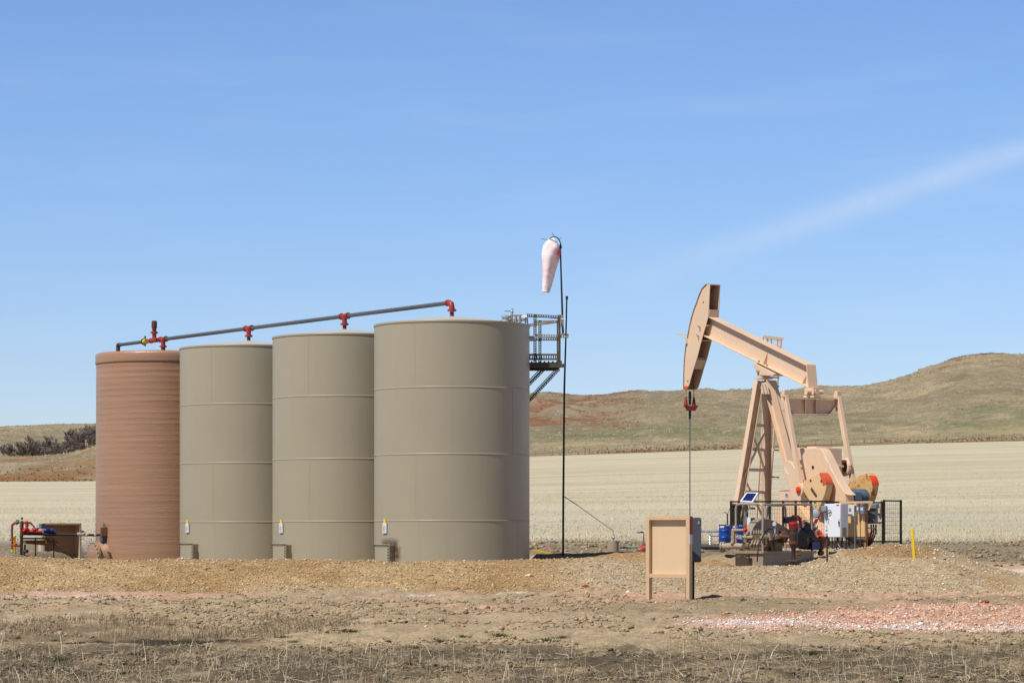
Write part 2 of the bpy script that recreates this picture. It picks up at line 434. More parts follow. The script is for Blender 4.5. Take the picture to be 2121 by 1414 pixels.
# ================================================================== near ground
def ax(segs):
    o = []
    for a, b, s in segs: o += list(np.arange(a, b - 1e-6, s))
    o.append(segs[-1][1]); return np.array(o)
xs = ax([(-106.2, -26, 2.4), (-26, -15, 0.22), (-15, 15, 0.10), (15, 26, 0.22), (26, 106.2, 2.4)])
ys = ax([(-60, 20, 4), (20, 27, 0.4), (27, 60, 0.09), (60, 74, 0.14), (74, 118, 0.4)])
GX, GY = np.meshgrid(xs, ys); GZ = H(GX, GY)
n1 = fbm(GX, GY, 2.2, 4); n2 = fbm(GX + 50, GY, 0.7, 4, 0.6); n3 = fbm(GX, GY * 3, 4.0, 4)
C = lambda *c: np.array(S(*c))
def over(base, c, m): return base * (1 - m[..., None]) + c * m[..., None]
yj = GY + (n1 - 0.5) * 3.5 + (n2 - 0.5) * 1.2
col = np.ones(GX.shape + (3,)) * C(184, 162, 129)
col = over(col, C(102, 90, 72), sst(37.6, 36.0, yj) * sst(.18, .5, n2))                                    # stubble soil
col = over(col, C(138, 120, 94), sst(42.4, 41.0, yj) * sst(37, 38.5, yj) * sst(-3.0, -4.2, GX + (n2 - .5) * 2))
col = over(col, C(198, 176, 144), sst(0.5, 0.7, n3) * 0.6 * sst(38.5, 41, yj))
col = over(col, C(164, 143, 113), sst(0.52, 0.66, n2) * 0.55 * sst(39, 44, GY))
col = over(col, C(160, 142, 112), sst(-0.2, 1.0, GX) * sst(13, 8, GX) * sst(49.2, 47.5, yj) * sst(43.4, 45, yj) * 0.8)  # grey spoil ridge
# pink burnt-shale road
top = np.interp(GX, [1, 3.2, 7, 10, 30], [41.4, 43.6, 46.6, 47.6, 48.2]); bot = np.interp(GX, [1, 3.2, 10, 30], [40.9, 40.6, 40.0, 39.6])
pj = GY + (n2 - 0.5) * 1.0 + (n1 - .5) * 1.0
pink = sst(0, 0.5, top - pj) * sst(0, 0.4, pj - bot) * sst(2.2, 3.4, GX)
col = over(col, C(224, 178, 150), pink * 0.97 * sst(0.2, 0.45, n2))
cen = np.interp(GX, [2.5, 6, 8, 30], [42.0, 41.6, 40.9, 40.4])
whi = pink * np.exp(-((GY - cen) / 0.6) ** 2) * sst(0.36, 0.5, n2)
col = over(col, C(226, 214, 206), whi * 0.9)
p2 = sst(49.4, 50.4, pj) * sst(53.4, 52.2, pj)
pL = p2 * sst(-4.0, -5.5, GX) * sst(.3, .55, n2); col = over(col, C(226, 172, 146), pL * 0.8)
col = over(col, C(226, 212, 204), p2 * sst(-6.2, -7.5, GX) * sst(0.5, 0.62, n2) * 0.8)
pR = sst(49.0, 50.4, pj) * sst(55.0, 53.0, pj) * sst(0.5, 2.2, GX); col = over(col, C(224, 178, 148), pR * 0.7 * sst(.25, .6, n2))
col = over(col, C(216, 168, 138), sst(0.48, 0.64, n1) * 0.4 * sst(44, 47, GY) * sst(54, 51, GY))
wst = np.exp(-((GY - 52.0 - 0.25 * np.sin(GX * 1.4) - (n1 - .5) * 1.2) / 0.42) ** 2) * sst(-2.6, -1.9, GX) * sst(1.8, 0.2, GX) * sst(0.3, 0.5, n2)
col = over(col, C(228, 218, 208), wst * 0.9)
# dark streak in the dirt colour
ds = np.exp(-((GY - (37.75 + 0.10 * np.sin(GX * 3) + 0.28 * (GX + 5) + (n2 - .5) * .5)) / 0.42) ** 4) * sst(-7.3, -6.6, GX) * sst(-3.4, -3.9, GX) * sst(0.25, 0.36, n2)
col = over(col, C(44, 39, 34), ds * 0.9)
# berm
u_ = GX
bm_ = sst(52.6, 53.6, GY + (n2 - 0.5) * 0.9) * (1 - sst(9.3, 10.8, GX + (n2 - .5))) * sst(61, 59, GY)
gold = over(np.ones(GX.shape + (3,)) * C(196, 165, 118), C(174, 138, 91), sst(0.44, 0.6, n1) * 0.9)
grey = over(np.ones(GX.shape + (3,)) * C(194, 174, 142), C(180, 152, 114), sst(0.5, 0.7, n1) * 0.6)
wg = sst(0.2, 2.0, GX + (n1 - 0.5) * 2.5); bc = gold * (1 - wg[..., None]) + grey * wg[..., None]
col = col * (1 - bm_[..., None]) + bc * bm_[..., None]
inn = sst(58.0, 59.2, GY) * sst(11.5, 10.5, GX) * np.maximum(sst(69.0, 67.5, GY), sst(86, 84, GY) * sst(.6, -.4, GX)); col = over(col, C(178, 142, 96), inn * 0.9)
pad = sst(66.5, 68, GY) * sst(84, 80, GY) * sst(6.2, 7.0, GX) * sst(12.8, 11.6, GX + (n2 - .5))
col = over(col, C(184, 162, 128), pad * 0.9)
mb = np.exp(-(((GX - 9.7) / 1.3) ** 2 + ((GY - 70.3) / 0.9) ** 2)); col = over(col, C(168, 132, 88), sst(0.3, 0.55, mb + (n2 - .5) * .3) * 0.9)
bk = sst(69.5, 72, GY) * (1 - pad); col = over(col, C(144, 132, 108), bk)
str_ = sst(104, 119, GY + (n3 - .5) * 26 + (n1 - .5) * 10); col = over(col, C(176, 164, 138), str_ * bk * 0.75 * sst(.25, .5, n2 + .1))
rp = sst(12.2, 13.4, GX + (n2 - .5)) * sst(54, 58, GY) * sst(84, 78, GY); col = over(col, C(206, 172, 142), rp * 0.85); col = over(col, C(238, 214, 182), rp * sst(62, 65, GY) * sst(77, 72, GY) * .95)
col = over(col, C(200, 192, 174), sst(.2, .5, np.exp(-(((GX + 12.9) / 0.8) ** 2 + ((GY - 84) / 0.9) ** 2))))
peb = np.clip(bm_ + inn * 0.7 + pad + 0.7 * pink + 0.5 * rp + 0.45 * (pL + pR) + 0.18, 0, 1)

def ground_mat():
    m, nt, b = nodes('earth_and_gravel')
    a = N(nt, 'ShaderNodeAttribute', attribute_name='zone'); pb = N(nt, 'ShaderNodeAttribute', attribute_name='peb')
    v = coords(nt)
    n = noise(nt, v, 4.0, 8, 0.75)
    c = mix(nt, 1.0, a.outputs[0], ramp3(nt, n, 0.55, 1.36), 'MULTIPLY')
    nf = noise(nt, v, 17.0, 5, 0.7); c = mix(nt, 1.0, c, ramp3(nt, nf, 0.62, 1.3), 'MULTIPLY')
    vo = N(nt, 'ShaderNodeTexVoronoi'); vo.inputs['Scale'].default_value = 42; nt.links.new(v, vo.inputs['Vector'])
    sp = N(nt, 'ShaderNodeSeparateColor'); nt.links.new(vo.outputs['Color'], sp.inputs[0])
    g = ramp3(nt, sp.outputs[0], 0.74, 1.24)
    pm = mix(nt, 1.0, c, g, 'MULTIPLY')
    lite = ramp(nt, sp.outputs[1], 0.90, 0.93, 0, 0.6); pm = mix(nt, lite, pm, S(226, 212, 188))
    dk = ramp(nt, sp.outputs[2], 0.92, 0.95, 0, 0.5); pm = mix(nt, dk, pm, S(110, 96, 82))
    c = mix(nt, pb.outputs['Fac'], c, pm)
    nt.links.new(c, b.inputs['Base Color']); b.inputs['Roughness'].default_value = 0.95; b.inputs['Specular IOR Level'].default_value = 0.1
    hgt = mathn(nt, 'ADD', noise(nt, v, 22, 6, 0.7), mathn(nt, 'MULTIPLY', vo.outputs['Distance'], mathn(nt, 'MULTIPLY', pb.outputs['Fac'], -0.35)))
    bump(nt, b, hgt, 0.9, 0.05)
    return m
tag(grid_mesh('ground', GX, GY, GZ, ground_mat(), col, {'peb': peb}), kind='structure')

# ================================================================== field and hills
UB = [-6000, 0, 200, 700, 1097, 1300, 1530, 1700, 1900, 2121, 3000, 8000]
VB = [1003, 997, 996, 965, 945, 938, 930, 925, 918, 913, 900, 880]
US = [-6000, -800, 0, 100, 200, 500, 800, 1000, 1097, 1130, 1200, 1260, 1330, 1400, 1500, 1560, 1620, 1690, 1760, 1830, 1890, 1930, 1975, 2010, 2060, 2121, 2400, 3000, 8000]
VS = [930, 885, 881, 878, 876, 850, 830, 822, 817, 814, 818, 820, 814, 812, 814, 812, 816, 813, 806, 797, 781, 762, 745, 739, 736, 737, 745, 790, 860]
UR = [-6000, -600, 0, 130, 165, 200, 300, 420, 700, 1097]     # near ridge crest in front of the brush
VR = [970, 945, 938, 935, 929, 920, 905, 910, 930, 935]
Y0, Y1, Y2, YS = 118.0, 620.0, 760.0, 1150.0
def zv(v, Y): return ZC - (v - V0) * Y / F
def far_z(t, Y):
    u = U0 + t * F
    zb = zv(np.interp(u, UB, VB), Y1); zs = zv(np.interp(u, US, VS), YS)
    wl = sst(900, 300, u)
    zr = zv(np.interp(u, UR, VR), 720.0)                     # ridge (only on the wooded side)
    ztrk = zv(np.interp(u, [1000, 1097, 1700, 2121, 3000], [928, 926, 902, 888, 880]), Y2)
    s1 = np.clip((Y - Y0) / (Y1 - Y0), 0, 1)
    zf = 1.2 + (zb - 1.2) * (0.75 * s1 + 0.25 * s1 ** 2)
    # open slope
    s2 = np.clip((Y - Y2) / (YS - Y2), 0, 1)
    zo = np.where(Y < Y2, zb + (ztrk - zb) * np.clip((Y - Y1) / (Y2 - Y1), 0, 1), ztrk + (zs - ztrk) * (1 - (1 - s2) ** 1.5))
    # wooded side: ridge, hollow, far slope
    sr = sst(Y1, 720, Y); zw1 = zb + (zr - zb) * sr
    s3 = np.clip((Y - 740) / (YS - 740), 0, 1)
    zw = np.where(Y < 740, zw1, zr + (zs - zr) * s3 - 3.0 * np.exp(-((Y - 775) / 30) ** 2) + 3.0 * np.exp(-((740 - 775) / 30) ** 2) * (1 - s3))
    zh = zo * (1 - wl) + zw * wl
    z = np.where(Y <= Y1, zf, zh)
    over_ = np.clip((Y - YS) / 900, 0, 1); z = z - over_ ** 1.3 * 90
    return z
def far_noise(X, Y):
    a = sst(640, 760, Y); b = sst(125, 200, Y) * (1 - sst(560, 620, Y))
    rg = np.abs(fbm(X, Y * 0.6, 55, 4, 0.55) - 0.5) * 2; rg2 = np.abs(fbm(X + 400, Y * 0.5, 18, 3, 0.55) - 0.5) * 2
    gul = sst(780, 930, Y) * (1 - 0.85 * sst(1060, 1150, Y)) * (5.0 * (rg - 0.3) + 1.8 * (rg2 - 0.3))
    return gul + a * (7.0 * (fbm(X, Y, 120, 4, 0.55) - 0.5) + 2.0 * (fbm(X, Y, 22, 3, 0.6) - 0.5)) * (1 - 0.85 * np.exp(-((Y - YS) / 110) ** 2)) + b * 0.8 * (fbm(X, Y, 70, 3) - 0.5)
ts = ax([(-0.9, -0.24, 0.012), (-0.24, 0.24, 0.0011), (0.24, 0.9, 0.012)])
def far_sheet(Yrows):
    T, YY = np.meshgrid(ts, Yrows); X = T * YY
    return T, X, YY, far_z(T, YY) + far_noise(X, YY)

def land_mat(name, sc, streak, lo=0.75, hi=1.22, bdist=0.3):
    m, nt, b = nodes(name)
    a = N(nt, 'ShaderNodeAttribute', attribute_name='zone')
    v1 = coords(nt, streak); v2 = coords(nt)
    n = noise(nt, v1, sc, 8, 0.7); n2 = noise(nt, v2, sc * 5, 6, 0.75)
    c = mix(nt, 1.0, a.outputs[0], ramp3(nt, n, lo, hi), 'MULTIPLY')
    c = mix(nt, 1.0, c, ramp3(nt, n2, lo, hi), 'MULTIPLY')
    n3 = noise(nt, v2, sc * 24, 4, 0.75); c = mix(nt, 1.0, c, ramp3(nt, n3, lo, hi), 'MULTIPLY')
    nt.links.new(c, b.inputs['Base Color']); b.inputs['Roughness'].default_value = 1.0; b.inputs['Specular IOR Level'].default_value = 0.05
    bump(nt, b, n2, 0.7, bdist)
    return m
T, X, YY, Z = far_sheet(np.concatenate([np.geomspace(Y0, Y1, 110)]))
Z[0] = 1.2
m1 = fbm(X * 0.35, YY * 3 + X * 0.25, 30, 4); m2 = fbm(X, YY, 6, 4)
fc = np.ones(X.shape + (3,)) * C(191, 181, 155)
fc = over(fc, C(180, 168, 136), sst(0.5, 0.66, m1) * 0.7)
fc = over(fc, C(194, 187, 165), sst(0.5, 0.34, m1) * 0.5)
rows = 0.5 + 0.5 * np.sin((YY + X * 0.35) * 0.55 + 6 * m1); fc = over(fc, C(186, 174, 146), rows ** 3 * 0.12)
fc = over(fc, C(140, 126, 104), sst(128, 116, YY + (m2 - .5) * 22 + (m1 - .5) * 16) * 0.6)
fc = over(fc, C(182, 175, 156), sst(128, 150, YY) * sst(190, 160, YY) * 0.5)
tag(grid_mesh('field', X, YY, Z, land_mat('stubble_field', 0.16, (0.35, 1.6, 1), 0.86, 1.12, 0.12), fc), kind='structure')

T, X, YY, Z = far_sheet(np.concatenate([np.linspace(Y1, 800, 70), np.linspace(803, YS, 110)[0:], np.geomspace(1165, 2300, 14)]))
U = U0 + T * F; V = V0 - (Z - ZC) * F / YY
a1 = fbm(X, YY, 60, 5, 0.6); a2 = fbm(X, YY, 14, 4, 0.6)
hc = np.ones(X.shape + (3,)) * C(156, 142, 112)
hc = over(hc, C(134, 126, 96), sst(0.42, 0.6, a1) * 0.6 * np.exp(-((YY - 840) / 110) ** 2))
a3 = fbm(X + 31, YY, 5, 3, 0.65); hc = hc * (0.80 + 0.4 * a3)[..., None] * np.array([0.97, 0.96, 1.06])
hc = over(hc, C(124, 112, 92), sst(0.5, 0.66, a2) * 0.5)
hc = over(hc, C(168, 148, 116), sst(0.5, 0.34, a1) * 0.6)
hc = over(hc, C(172, 156, 124), sst(1000, 1130, YY) * sst(1500, 1900, U) * 0.5)
up = sst(1500, 1300, U) * sst(900, 1000, YY + (a2 - .5) * 120) * sst(900, 1050, U)
hc = over(hc, C(132, 121, 102), up * 0.75)
redm = sst(0.47, 0.6, a2 + 0.35 * (a1 - 0.5)) * sst(1330, 1180, U) * sst(1000, 1060, U) * sst(800, 850, YY) * sst(1130, 1060, YY)
hc = over(hc, C(134, 92, 66), redm * 0.6)
red2 = sst(0.56, 0.66, a2) * sst(1850, 2000, U) * sst(930, 980, YY) * sst(1080, 1030, YY); hc = over(hc, C(142, 92, 56), red2 * 0.7)
rock = sst(1880, 1960, U + (a2 - .5) * 80) * sst(1085, 1115, YY + (a2 - .5) * 60); hc = over(hc, C(104, 94, 76), rock * 0.95 * sst(.25, .42, a2))
trk = np.exp(-((YY - 745 - 14 * np.sin(X * 0.01)) / 16) ** 2) * sst(1050, 1200, U); hc = over(hc, C(182, 164, 116), trk * 0.8)
grn = np.exp(-((YY - 800) / 30) ** 2) * sst(1000, 1200, U) * sst(.3, .6, a2); hc = over(hc, C(112, 116, 82), grn * 0.7)
edge = np.exp(-((YY - 640) / 22) ** 2) * sst(.35, .6, a2); hc = over(hc, C(128, 100, 62), edge * 0.75)
gE = np.exp(-((YY - 623) / 6) ** 2); hc = over(hc, C(96, 104, 66), gE * 0.6 * sst(.3, .5, a1))
leftred = sst(215, 180, U) * np.exp(-((YY - 640) / 18) ** 2); hc = over(hc, C(140, 98, 62), leftred * 0.7 * sst(.3, .5, a2))
lr2 = sst(400, 200, U) * sst(0.58, 0.66, a2) * sst(650, 670, YY) * sst(735, 710, YY); hc = over(hc, C(146, 106, 70), lr2 * 0.6)
HILL = grid_mesh('hills', X, YY, Z, land_mat('dry_grass_hill', 0.05, (1, 1, 1), 0.72, 1.25, 1.0), hc); tag(HILL, kind='structure')
def far_pt(u, Y):
    t = np.array([(u - U0) / F]); y = np.array([float(Y)])
    return Vector((float(t[0] * Y), float(Y), float((far_z(t, y) + far_noise(t * y, y))[0])))

# low brush on the hills (stuff) : leafless tufts, one mass
n = 4200
uu = RNG.uniform(-400, 2500, n); yy = np.where(RNG.random(n) < 0.45, RNG.uniform(622, 665, n), RNG.uniform(670, 1140, n))
tt = (uu - U0) / F; zz = far_z(tt, yy) + far_noise(tt * yy, yy); xx = tt * yy
keep = (fbm(xx, yy, 40, 3) > 0.47) & ((yy < 668) | (RNG.random(n) < 0.3))
xx, yy, zz = xx[keep], yy[keep], zz[keep]; n = len(xx); K = 14
px = np.repeat(xx, K); py = np.repeat(yy, K); pz = np.repeat(zz, K); sz = np.repeat(RNG.uniform(0.22, 0.65, n), K)
th = RNG.uniform(0, 6.28, n * K); le = RNG.uniform(0.2, 0.8, n * K)
dx, dy = np.cos(th) * le * sz, np.sin(th) * le * sz; dzv = RNG.uniform(0.4, 1.0, n * K) * sz
wd = 0.12 * sz + 0.06
Vb = np.stack([np.stack([px - np.sin(th) * wd, py + np.cos(th) * wd, pz - .1], -1), np.stack([px + np.sin(th) * wd, py - np.cos(th) * wd, pz - .1], -1), np.stack([px + dx, py + dy, pz + dzv], -1)], 1).reshape(-1, 3)
pal = np.array([S(178, 150, 108), S(178, 138, 98), S(160, 150, 110), S(190, 170, 130)]); cb = np.repeat(np.repeat(pal[RNG.integers(0, 4, n)], K, 0), 3, 0)
pass
n3_ = 21000
u3 = RNG.uniform(-150, 2300, n3_); y3 = 660 + 490 * RNG.random(n3_) ** .8; k = ((u3 < 230) | (u3 > 1060)) & ((y3 < 722) | (y3 > 770)); u3, y3 = u3[k], y3[k]
t3 = (u3 - U0) / F; x3 = t3 * y3; z3 = far_z(t3, y3) + far_noise(x3, y3); n3_ = len(x3); K3 = 4
px, py, pz = np.repeat(x3, K3), np.repeat(y3, K3), np.repeat(z3, K3); th = RNG.uniform(0, 6.28, n3_ * K3); s3 = np.repeat(RNG.uniform(.2, .6, n3_), K3)
ox, oy = RNG.normal(0, .5, n3_ * K3), RNG.normal(0, .5, n3_ * K3)
Vt = np.stack([np.stack([px + ox - .5 * s3, py + oy, pz - .15], -1), np.stack([px + ox + .5 * s3, py + oy + .1, pz - .15], -1), np.stack([px + ox + RNG.normal(0, .2, n3_ * K3), py + oy + .5 * s3, pz + s3 * .8], -1)], 1).reshape(-1, 3)
p3 = np.array([S(168, 156, 126), S(152, 143, 114), S(136, 134, 102), S(158, 134, 104), S(182, 168, 136)])
rd3 = (u3 > 1050) & (u3 < 1330) & (y3 > 830) & (fbm(x3, y3, 14, 3) > .5)
c3 = np.where(rd3[:, None], np.array([S(146, 96, 66)]), p3[RNG.choice(5, n3_, p=[.25, .25, .25, .1, .15])])
rk3 = (u3 > 1890) & (y3 > 1070 + 40 * fbm(x3, y3, 18, 2)); c3 = np.where((rk3 & (RNG.random(n3_) < .8))[:, None], np.array([S(112, 101, 82)]), c3)
tag(soup('hill_grass', Vt, np.arange(len(Vt)).reshape(-1, 3), attr_mat('hill_grass_blades', 0.95, (2, 0.15)), np.repeat(np.repeat(c3, K3, 0), 3, 0)), kind='stuff')
tag(soup('hill_brush', Vb, np.arange(len(Vb)).reshape(-1, 3), attr_mat('brush', 0.95, (4, 0.2)), cb), kind='stuff')

# ================================================================== stubble, gravel
def stems(name, x, y, h, wd, lean, cols, matname, zf=None):
    n = len(x); z = H(x, y) if zf is None else zf
    th = RNG.uniform(0, 6.28, n); ph = RNG.uniform(0, 6.28, n)
    ln = RNG.uniform(0.1, 1, n) ** 1.5 * lean * h; kink = RNG.uniform(0.3, 0.8, n)
    rows = []
    for f_, b_ in ((-0.08, 0.0), (0.5, 0.35), (1.0, 1.0)):
        cx = x + np.cos(ph) * ln * b_; cy = y + np.sin(ph) * ln * b_
        cz = z + np.sqrt(np.maximum(h ** 2 - (ln * 0.9) ** 2, (0.15 * h) ** 2)) * f_
        ww = wd * (1 - 0.5 * max(f_, 0)) / 2
        rows += [np.stack([cx - np.cos(th) * ww, cy - np.sin(th) * ww * .3, cz], -1), np.stack([cx + np.cos(th) * ww, cy + np.sin(th) * ww * .3, cz], -1)]
    Vv = np.stack(rows, 1).reshape(-1, 3); b = (np.arange(n) * 6)[:, None]
    Fc = np.concatenate([b + np.array([[0, 1, 3, 2]]), b + np.array([[2, 3, 5, 4]])], 0)
    return tag(soup(name, Vv, Fc, attr_mat(matname, 0.8, (30, 0.2)), np.repeat(cols, 6, 0)), kind='stuff')
spal = np.array([S(176, 158, 126), S(198, 182, 150), S(142, 124, 96), S(112, 98, 78), S(160, 140, 106), S(222, 208, 176)])
n = 64000
x = RNG.uniform(-9.5, 9.5, n); y = 24 + 14.0 * RNG.random(n) ** 0.8
dens = fbm(x, y, 1.3, 3) + 0.25 * (fbm(x, y * 3, 0.6, 2) - 0.5); lim = 36.9 + 1.2 * (fbm(x, y, 3, 2) - .5)
k = (dens > 0.40 + 0.2 * sst(33, 38, y)) & (y < lim)
x, y = x[k], y[k]; n = len(x)
h = RNG.gamma(2.4, 0.021, n) + 0.02; h = np.minimum(h, 0.3)
stems('stubble', x, y, h, RNG.uniform(0.0025, 0.0065, n), 1.4, spal[RNG.choice(6, n, p=[.22, .16, .22, .2, .14, .06])], 'dry_straw')  # extra dark stems in the mix stand in for shadow among the straw
n = 3600
x = RNG.uniform(-9, 9.5, n); y = RNG.uniform(24, 36.5, n); h = RNG.gamma(3, 0.045, n) + 0.06; h = np.minimum(h, 0.42)
stems('straw', x, y, h, RNG.uniform(0.005, 0.010, n), 1.35, spal[RNG.choice([0, 1, 5, 4], n)], 'loose_straw')
n = 20000
x = RNG.uniform(-9.5, -2.2, n); y = RNG.uniform(38.5, 43, n)
k = (fbm(x, y, 0.9, 3) > 0.47 + 0.14 * np.abs(y - 40.4) / 2.4) & (x < -3.0 + 1.2 * fbm(x, y, .8, 2)); x, y = x[k], y[k]; n = len(x)
stems('weed_stubble', x, y, RNG.gamma(2.5, 0.022, n) + 0.02, RNG.uniform(0.005, 0.010, n), 1.2, spal[RNG.choice(6, n, p=[.2, .1, .3, .25, .14, .01])] * 0.9, 'grey_stubble')
n = 2500
x = RNG.uniform(-12, 13, n); y = RNG.uniform(38, 51, n); k = fbm(x, y, 1.5, 3) > 0.58; x, y = x[k], y[k]; n = len(x)
stems('stray_straw', x, y, RNG.gamma(3, 0.02, n) + 0.02, RNG.uniform(0.005, 0.009, n), 1.05, spal[RNG.choice(6, n)], 'stray_straw')
n = 70000
t = RNG.uniform(-0.24, 0.24, n); y = 119 + 260 * RNG.random(n) ** 1.7; x = t * y
rr = fbm(x * 0.3, y * 3 + x * .25, 16, 3); k = rr > 0.36; t, x, y = t[k], x[k], y[k]; n = len(x)
fp = np.array([S(206, 196, 170), S(200, 189, 162), S(212, 203, 180), S(190, 178, 150)])
stems('field_stubble', x, y, RNG.uniform(0.04, 0.13, n), RNG.uniform(0.02, 0.05, n), 0.9, fp[RNG.choice(4, n)], 'field_straw', far_z(t, y) + far_noise(x, y))

OCT = np.array([(1, 0, 0), (-1, 0, 0), (0, 1, 0), (0, -1, 0), (0, 0, 1), (0, 0, -1), ], float)
OF = np.array([(0, 2, 4), (2, 1, 4), (1, 3, 4), (3, 0, 4), (2, 0, 5), (1, 2, 5), (3, 1, 5), (0, 3, 5)])
def stones(name, x, y, r, cols, mt):
    n = len(x); z = H(x, y)
    a = RNG.uniform(0, 6.28, n); ca, sa = np.cos(a), np.sin(a)
    sc = np.stack([r * RNG.uniform(.7, 1.3, n), r * RNG.uniform(.6, 1.1, n), r * RNG.uniform(.45, .8, n)], -1)
    v = OCT[None] * sc[:, None] * RNG.uniform(.75, 1.25, (n, 6, 1))
    vx = v[..., 0] * ca[:, None] - v[..., 1] * sa[:, None]; vy = v[..., 0] * sa[:, None] + v[..., 1] * ca[:, None]
    V = np.stack([vx + x[:, None], vy + y[:, None], v[..., 2] + (z + r * .25)[:, None]], -1).reshape(-1, 3)
    Fc = (OF[None] + (np.arange(n) * 6)[:, None, None]).reshape(-1, 3)
    return tag(soup(name, V, Fc, mt, np.repeat(cols, 6, 0)), kind='stuff')
stone_m = attr_mat('stone', 0.9, (20, 0.18))
n = 40000
x = RNG.uniform(-15, 11.0, n); y = RNG.uniform(52.8, 58.2, n); k = (x < 9.7 + fbm(x, y, 1, 2)); x, y = x[k], y[k]; n = len(x)
gp = np.array([S(206, 178, 134), S(188, 154, 108), S(222, 206, 176), S(160, 132, 98), S(198, 160, 118), S(238, 230, 212), S(164, 148, 128)])
stones('gravel', x, y, RNG.gamma(2.2, 0.0046, n) + 0.004, gp[RNG.choice(7, n, p=[.34, .30, .07, .12, .11, .02, .04])] * (1 - .10 * (x < 1.2))[:, None], stone_m)
n = 5000
x = RNG.uniform(6.3, 12.5, n); y = RNG.uniform(66, 80, n)
stones('pad_gravel', x, y, RNG.gamma(2.2, 0.007, n) + 0.006, gp[RNG.choice(7, n)], stone_m)
n = 30000
x = RNG.uniform(1.5, 13, n); y = RNG.uniform(39.5, 48.5, n); tp = np.interp(x, [1, 3.2, 7, 10, 30], [41.4, 43.6, 46.6, 47.6, 48.2]); bt = np.interp(x, [1, 3.2, 10], [40.7, 40.3, 39.6])
k = (y < tp + RNG.normal(0, .25, n)) & (y > bt + RNG.normal(0, .25, n)) & (x > 2.4 + RNG.random(n)); x, y = x[k], y[k]; n = len(x)
pp = np.array([S(214, 174, 148), S(204, 154, 128), S(226, 194, 170), S(182, 128, 106), S(238, 226, 216), S(158, 132, 116)])
cn_ = np.interp(x, [2.5, 6, 8, 30], [42.0, 41.6, 40.9, 40.4]); wh_ = (np.abs(y - cn_) < 0.8) & (RNG.random(n) < 0.55)
stones('shale_gravel', x, y, RNG.gamma(1.6, 0.0060, n) + 0.005, np.where(wh_[:, None], np.array([S(240, 230, 222)]), pp[RNG.choice(6, n, p=[.34, .22, .24, .08, .06, .06])]), stone_m)
n = 4200
x = RNG.uniform(-13, 13, n); y = RNG.uniform(38, 53, n); k = fbm(x, y, 2, 3) > 0.45; x, y = x[k], y[k]; n = len(x)
pp2 = np.array([S(204, 166, 138), S(156, 136, 110), S(206, 188, 164), S(130, 114, 94), S(190, 140, 114)])
stones('loose_stone_scatter', x, y, RNG.gamma(2.0, 0.006, n) + 0.005, pp2[RNG.choice(5, n)], stone_m)

n = 90000
x = RNG.uniform(-10.5, 11, n); y = RNG.uniform(26, 53, n); k = (fbm(x, y, 1.4, 3) + .3 * (fbm(x, y, .4, 2) - .5) > 0.51) & ((x < 1.8) | (y < 40) | ((y > 46.9 + .06 * x) & (y < 49.4))) & (y < 50.6 + .8 * fbm(x, y, 1.0, 2)) & ~((y > 36.9) & (y < 38.7) & (x < -3.3)); x, y = x[k], y[k]; n = len(x)
cp = np.array([S(170, 149, 118), S(148, 129, 101), S(184, 162, 130), S(124, 108, 87)])
cw = np.where((y < 37.2)[:, None], 0.62, 1.0)
stones('soil_clods', x, y, RNG.gamma(1.9, 0.0075, n) + 0.006, cp[RNG.choice(4, n, p=[.38, .3, .2, .12])] * cw, stone_m)
n = 12000
x = RNG.uniform(-2, 24, n); y = RNG.uniform(75, 117, n); k = (fbm(x, y, 3, 3) > .46) & ((x > 12.5) | (x < 5.5)); x, y = x[k], y[k]; n = len(x)
stones('field_clods', x, y, RNG.gamma(2, .016, n) + .015, cp[RNG.choice(4, n, p=[.3, .35, .15, .2])] * .92, stone_m)
n = 15000
x = RNG.uniform(-9.5, 10, n); y = 27 + 10.5 * RNG.random(n) ** 1.3; th = RNG.uniform(0, 6.28, n); L_ = RNG.gamma(2, .045, n) + .02; zz = H(x, y) + .006; x2, y2 = x + np.cos(th) * L_, y + np.sin(th) * L_; z2 = H(x2, y2) + RNG.uniform(.0, .05, n); wq = RNG.uniform(.003, .007, n)
Vl = np.stack([np.stack([x, y, zz], -1), np.stack([x, y, zz + wq * 1.6], -1), np.stack([x2, y2, z2 + wq], -1), np.stack([x2, y2, z2], -1)], 1).reshape(-1, 3)
tag(soup('straw_litter', Vl, np.arange(4 * n).reshape(-1, 4), attr_mat('litter_straw', 0.85, (30, 0.2)), np.repeat(spal[RNG.choice([0, 1, 2, 1, 4], n)], 4, 0)), kind='stuff')

def rock(u, v, r, m, label):
    import bmesh
    p = on_ground(u, v); q = bmesh.new(); rr_ = random.Random(int(u + v))
    sx, sy, sz_ = rr_.uniform(1.1, 1.5), rr_.uniform(.7, 1.0), rr_.uniform(.5, .75)
    for i in range(22):
        a, z = rr_.uniform(0, 6.283), rr_.uniform(-1, 1); h_ = math.sqrt(1 - z * z); k = rr_.uniform(.8, 1.1)
        q.verts.new((math.cos(a) * h_ * sx * r * k, math.sin(a) * h_ * sy * r * k, z * sz_ * r * k + r * .25))
    g = bmesh.ops.convex_hull(q, input=q.verts); bmesh.ops.delete(q, geom=[e for e in g['geom_interior'] if isinstance(e, bmesh.types.BMVert)], context='VERTS')
    q.verts.ensure_lookup_table(); q.verts.index_update()
    b = MB(); b.add([p + v_.co for v_ in q.verts], [[v_.index for v_ in f_.verts] for f_ in q.faces]); q.free()
    tag(b.build('rock', m, ang=15), label, 'rock')
RK1 = paint('pale_rock', S(226, 204, 164), 0.9, 0.1, 12, bmp=.4); RK2 = paint('red_rock', S(160, 82, 62), 0.9, 0.12, 12, bmp=.4); RK3 = paint('grey_rock', S(120, 106, 92), 0.9, 0.12, 12, bmp=.4)
rock(1098, 1193, 0.07, RK1, 'pale cream rock lying on the gravel bank')
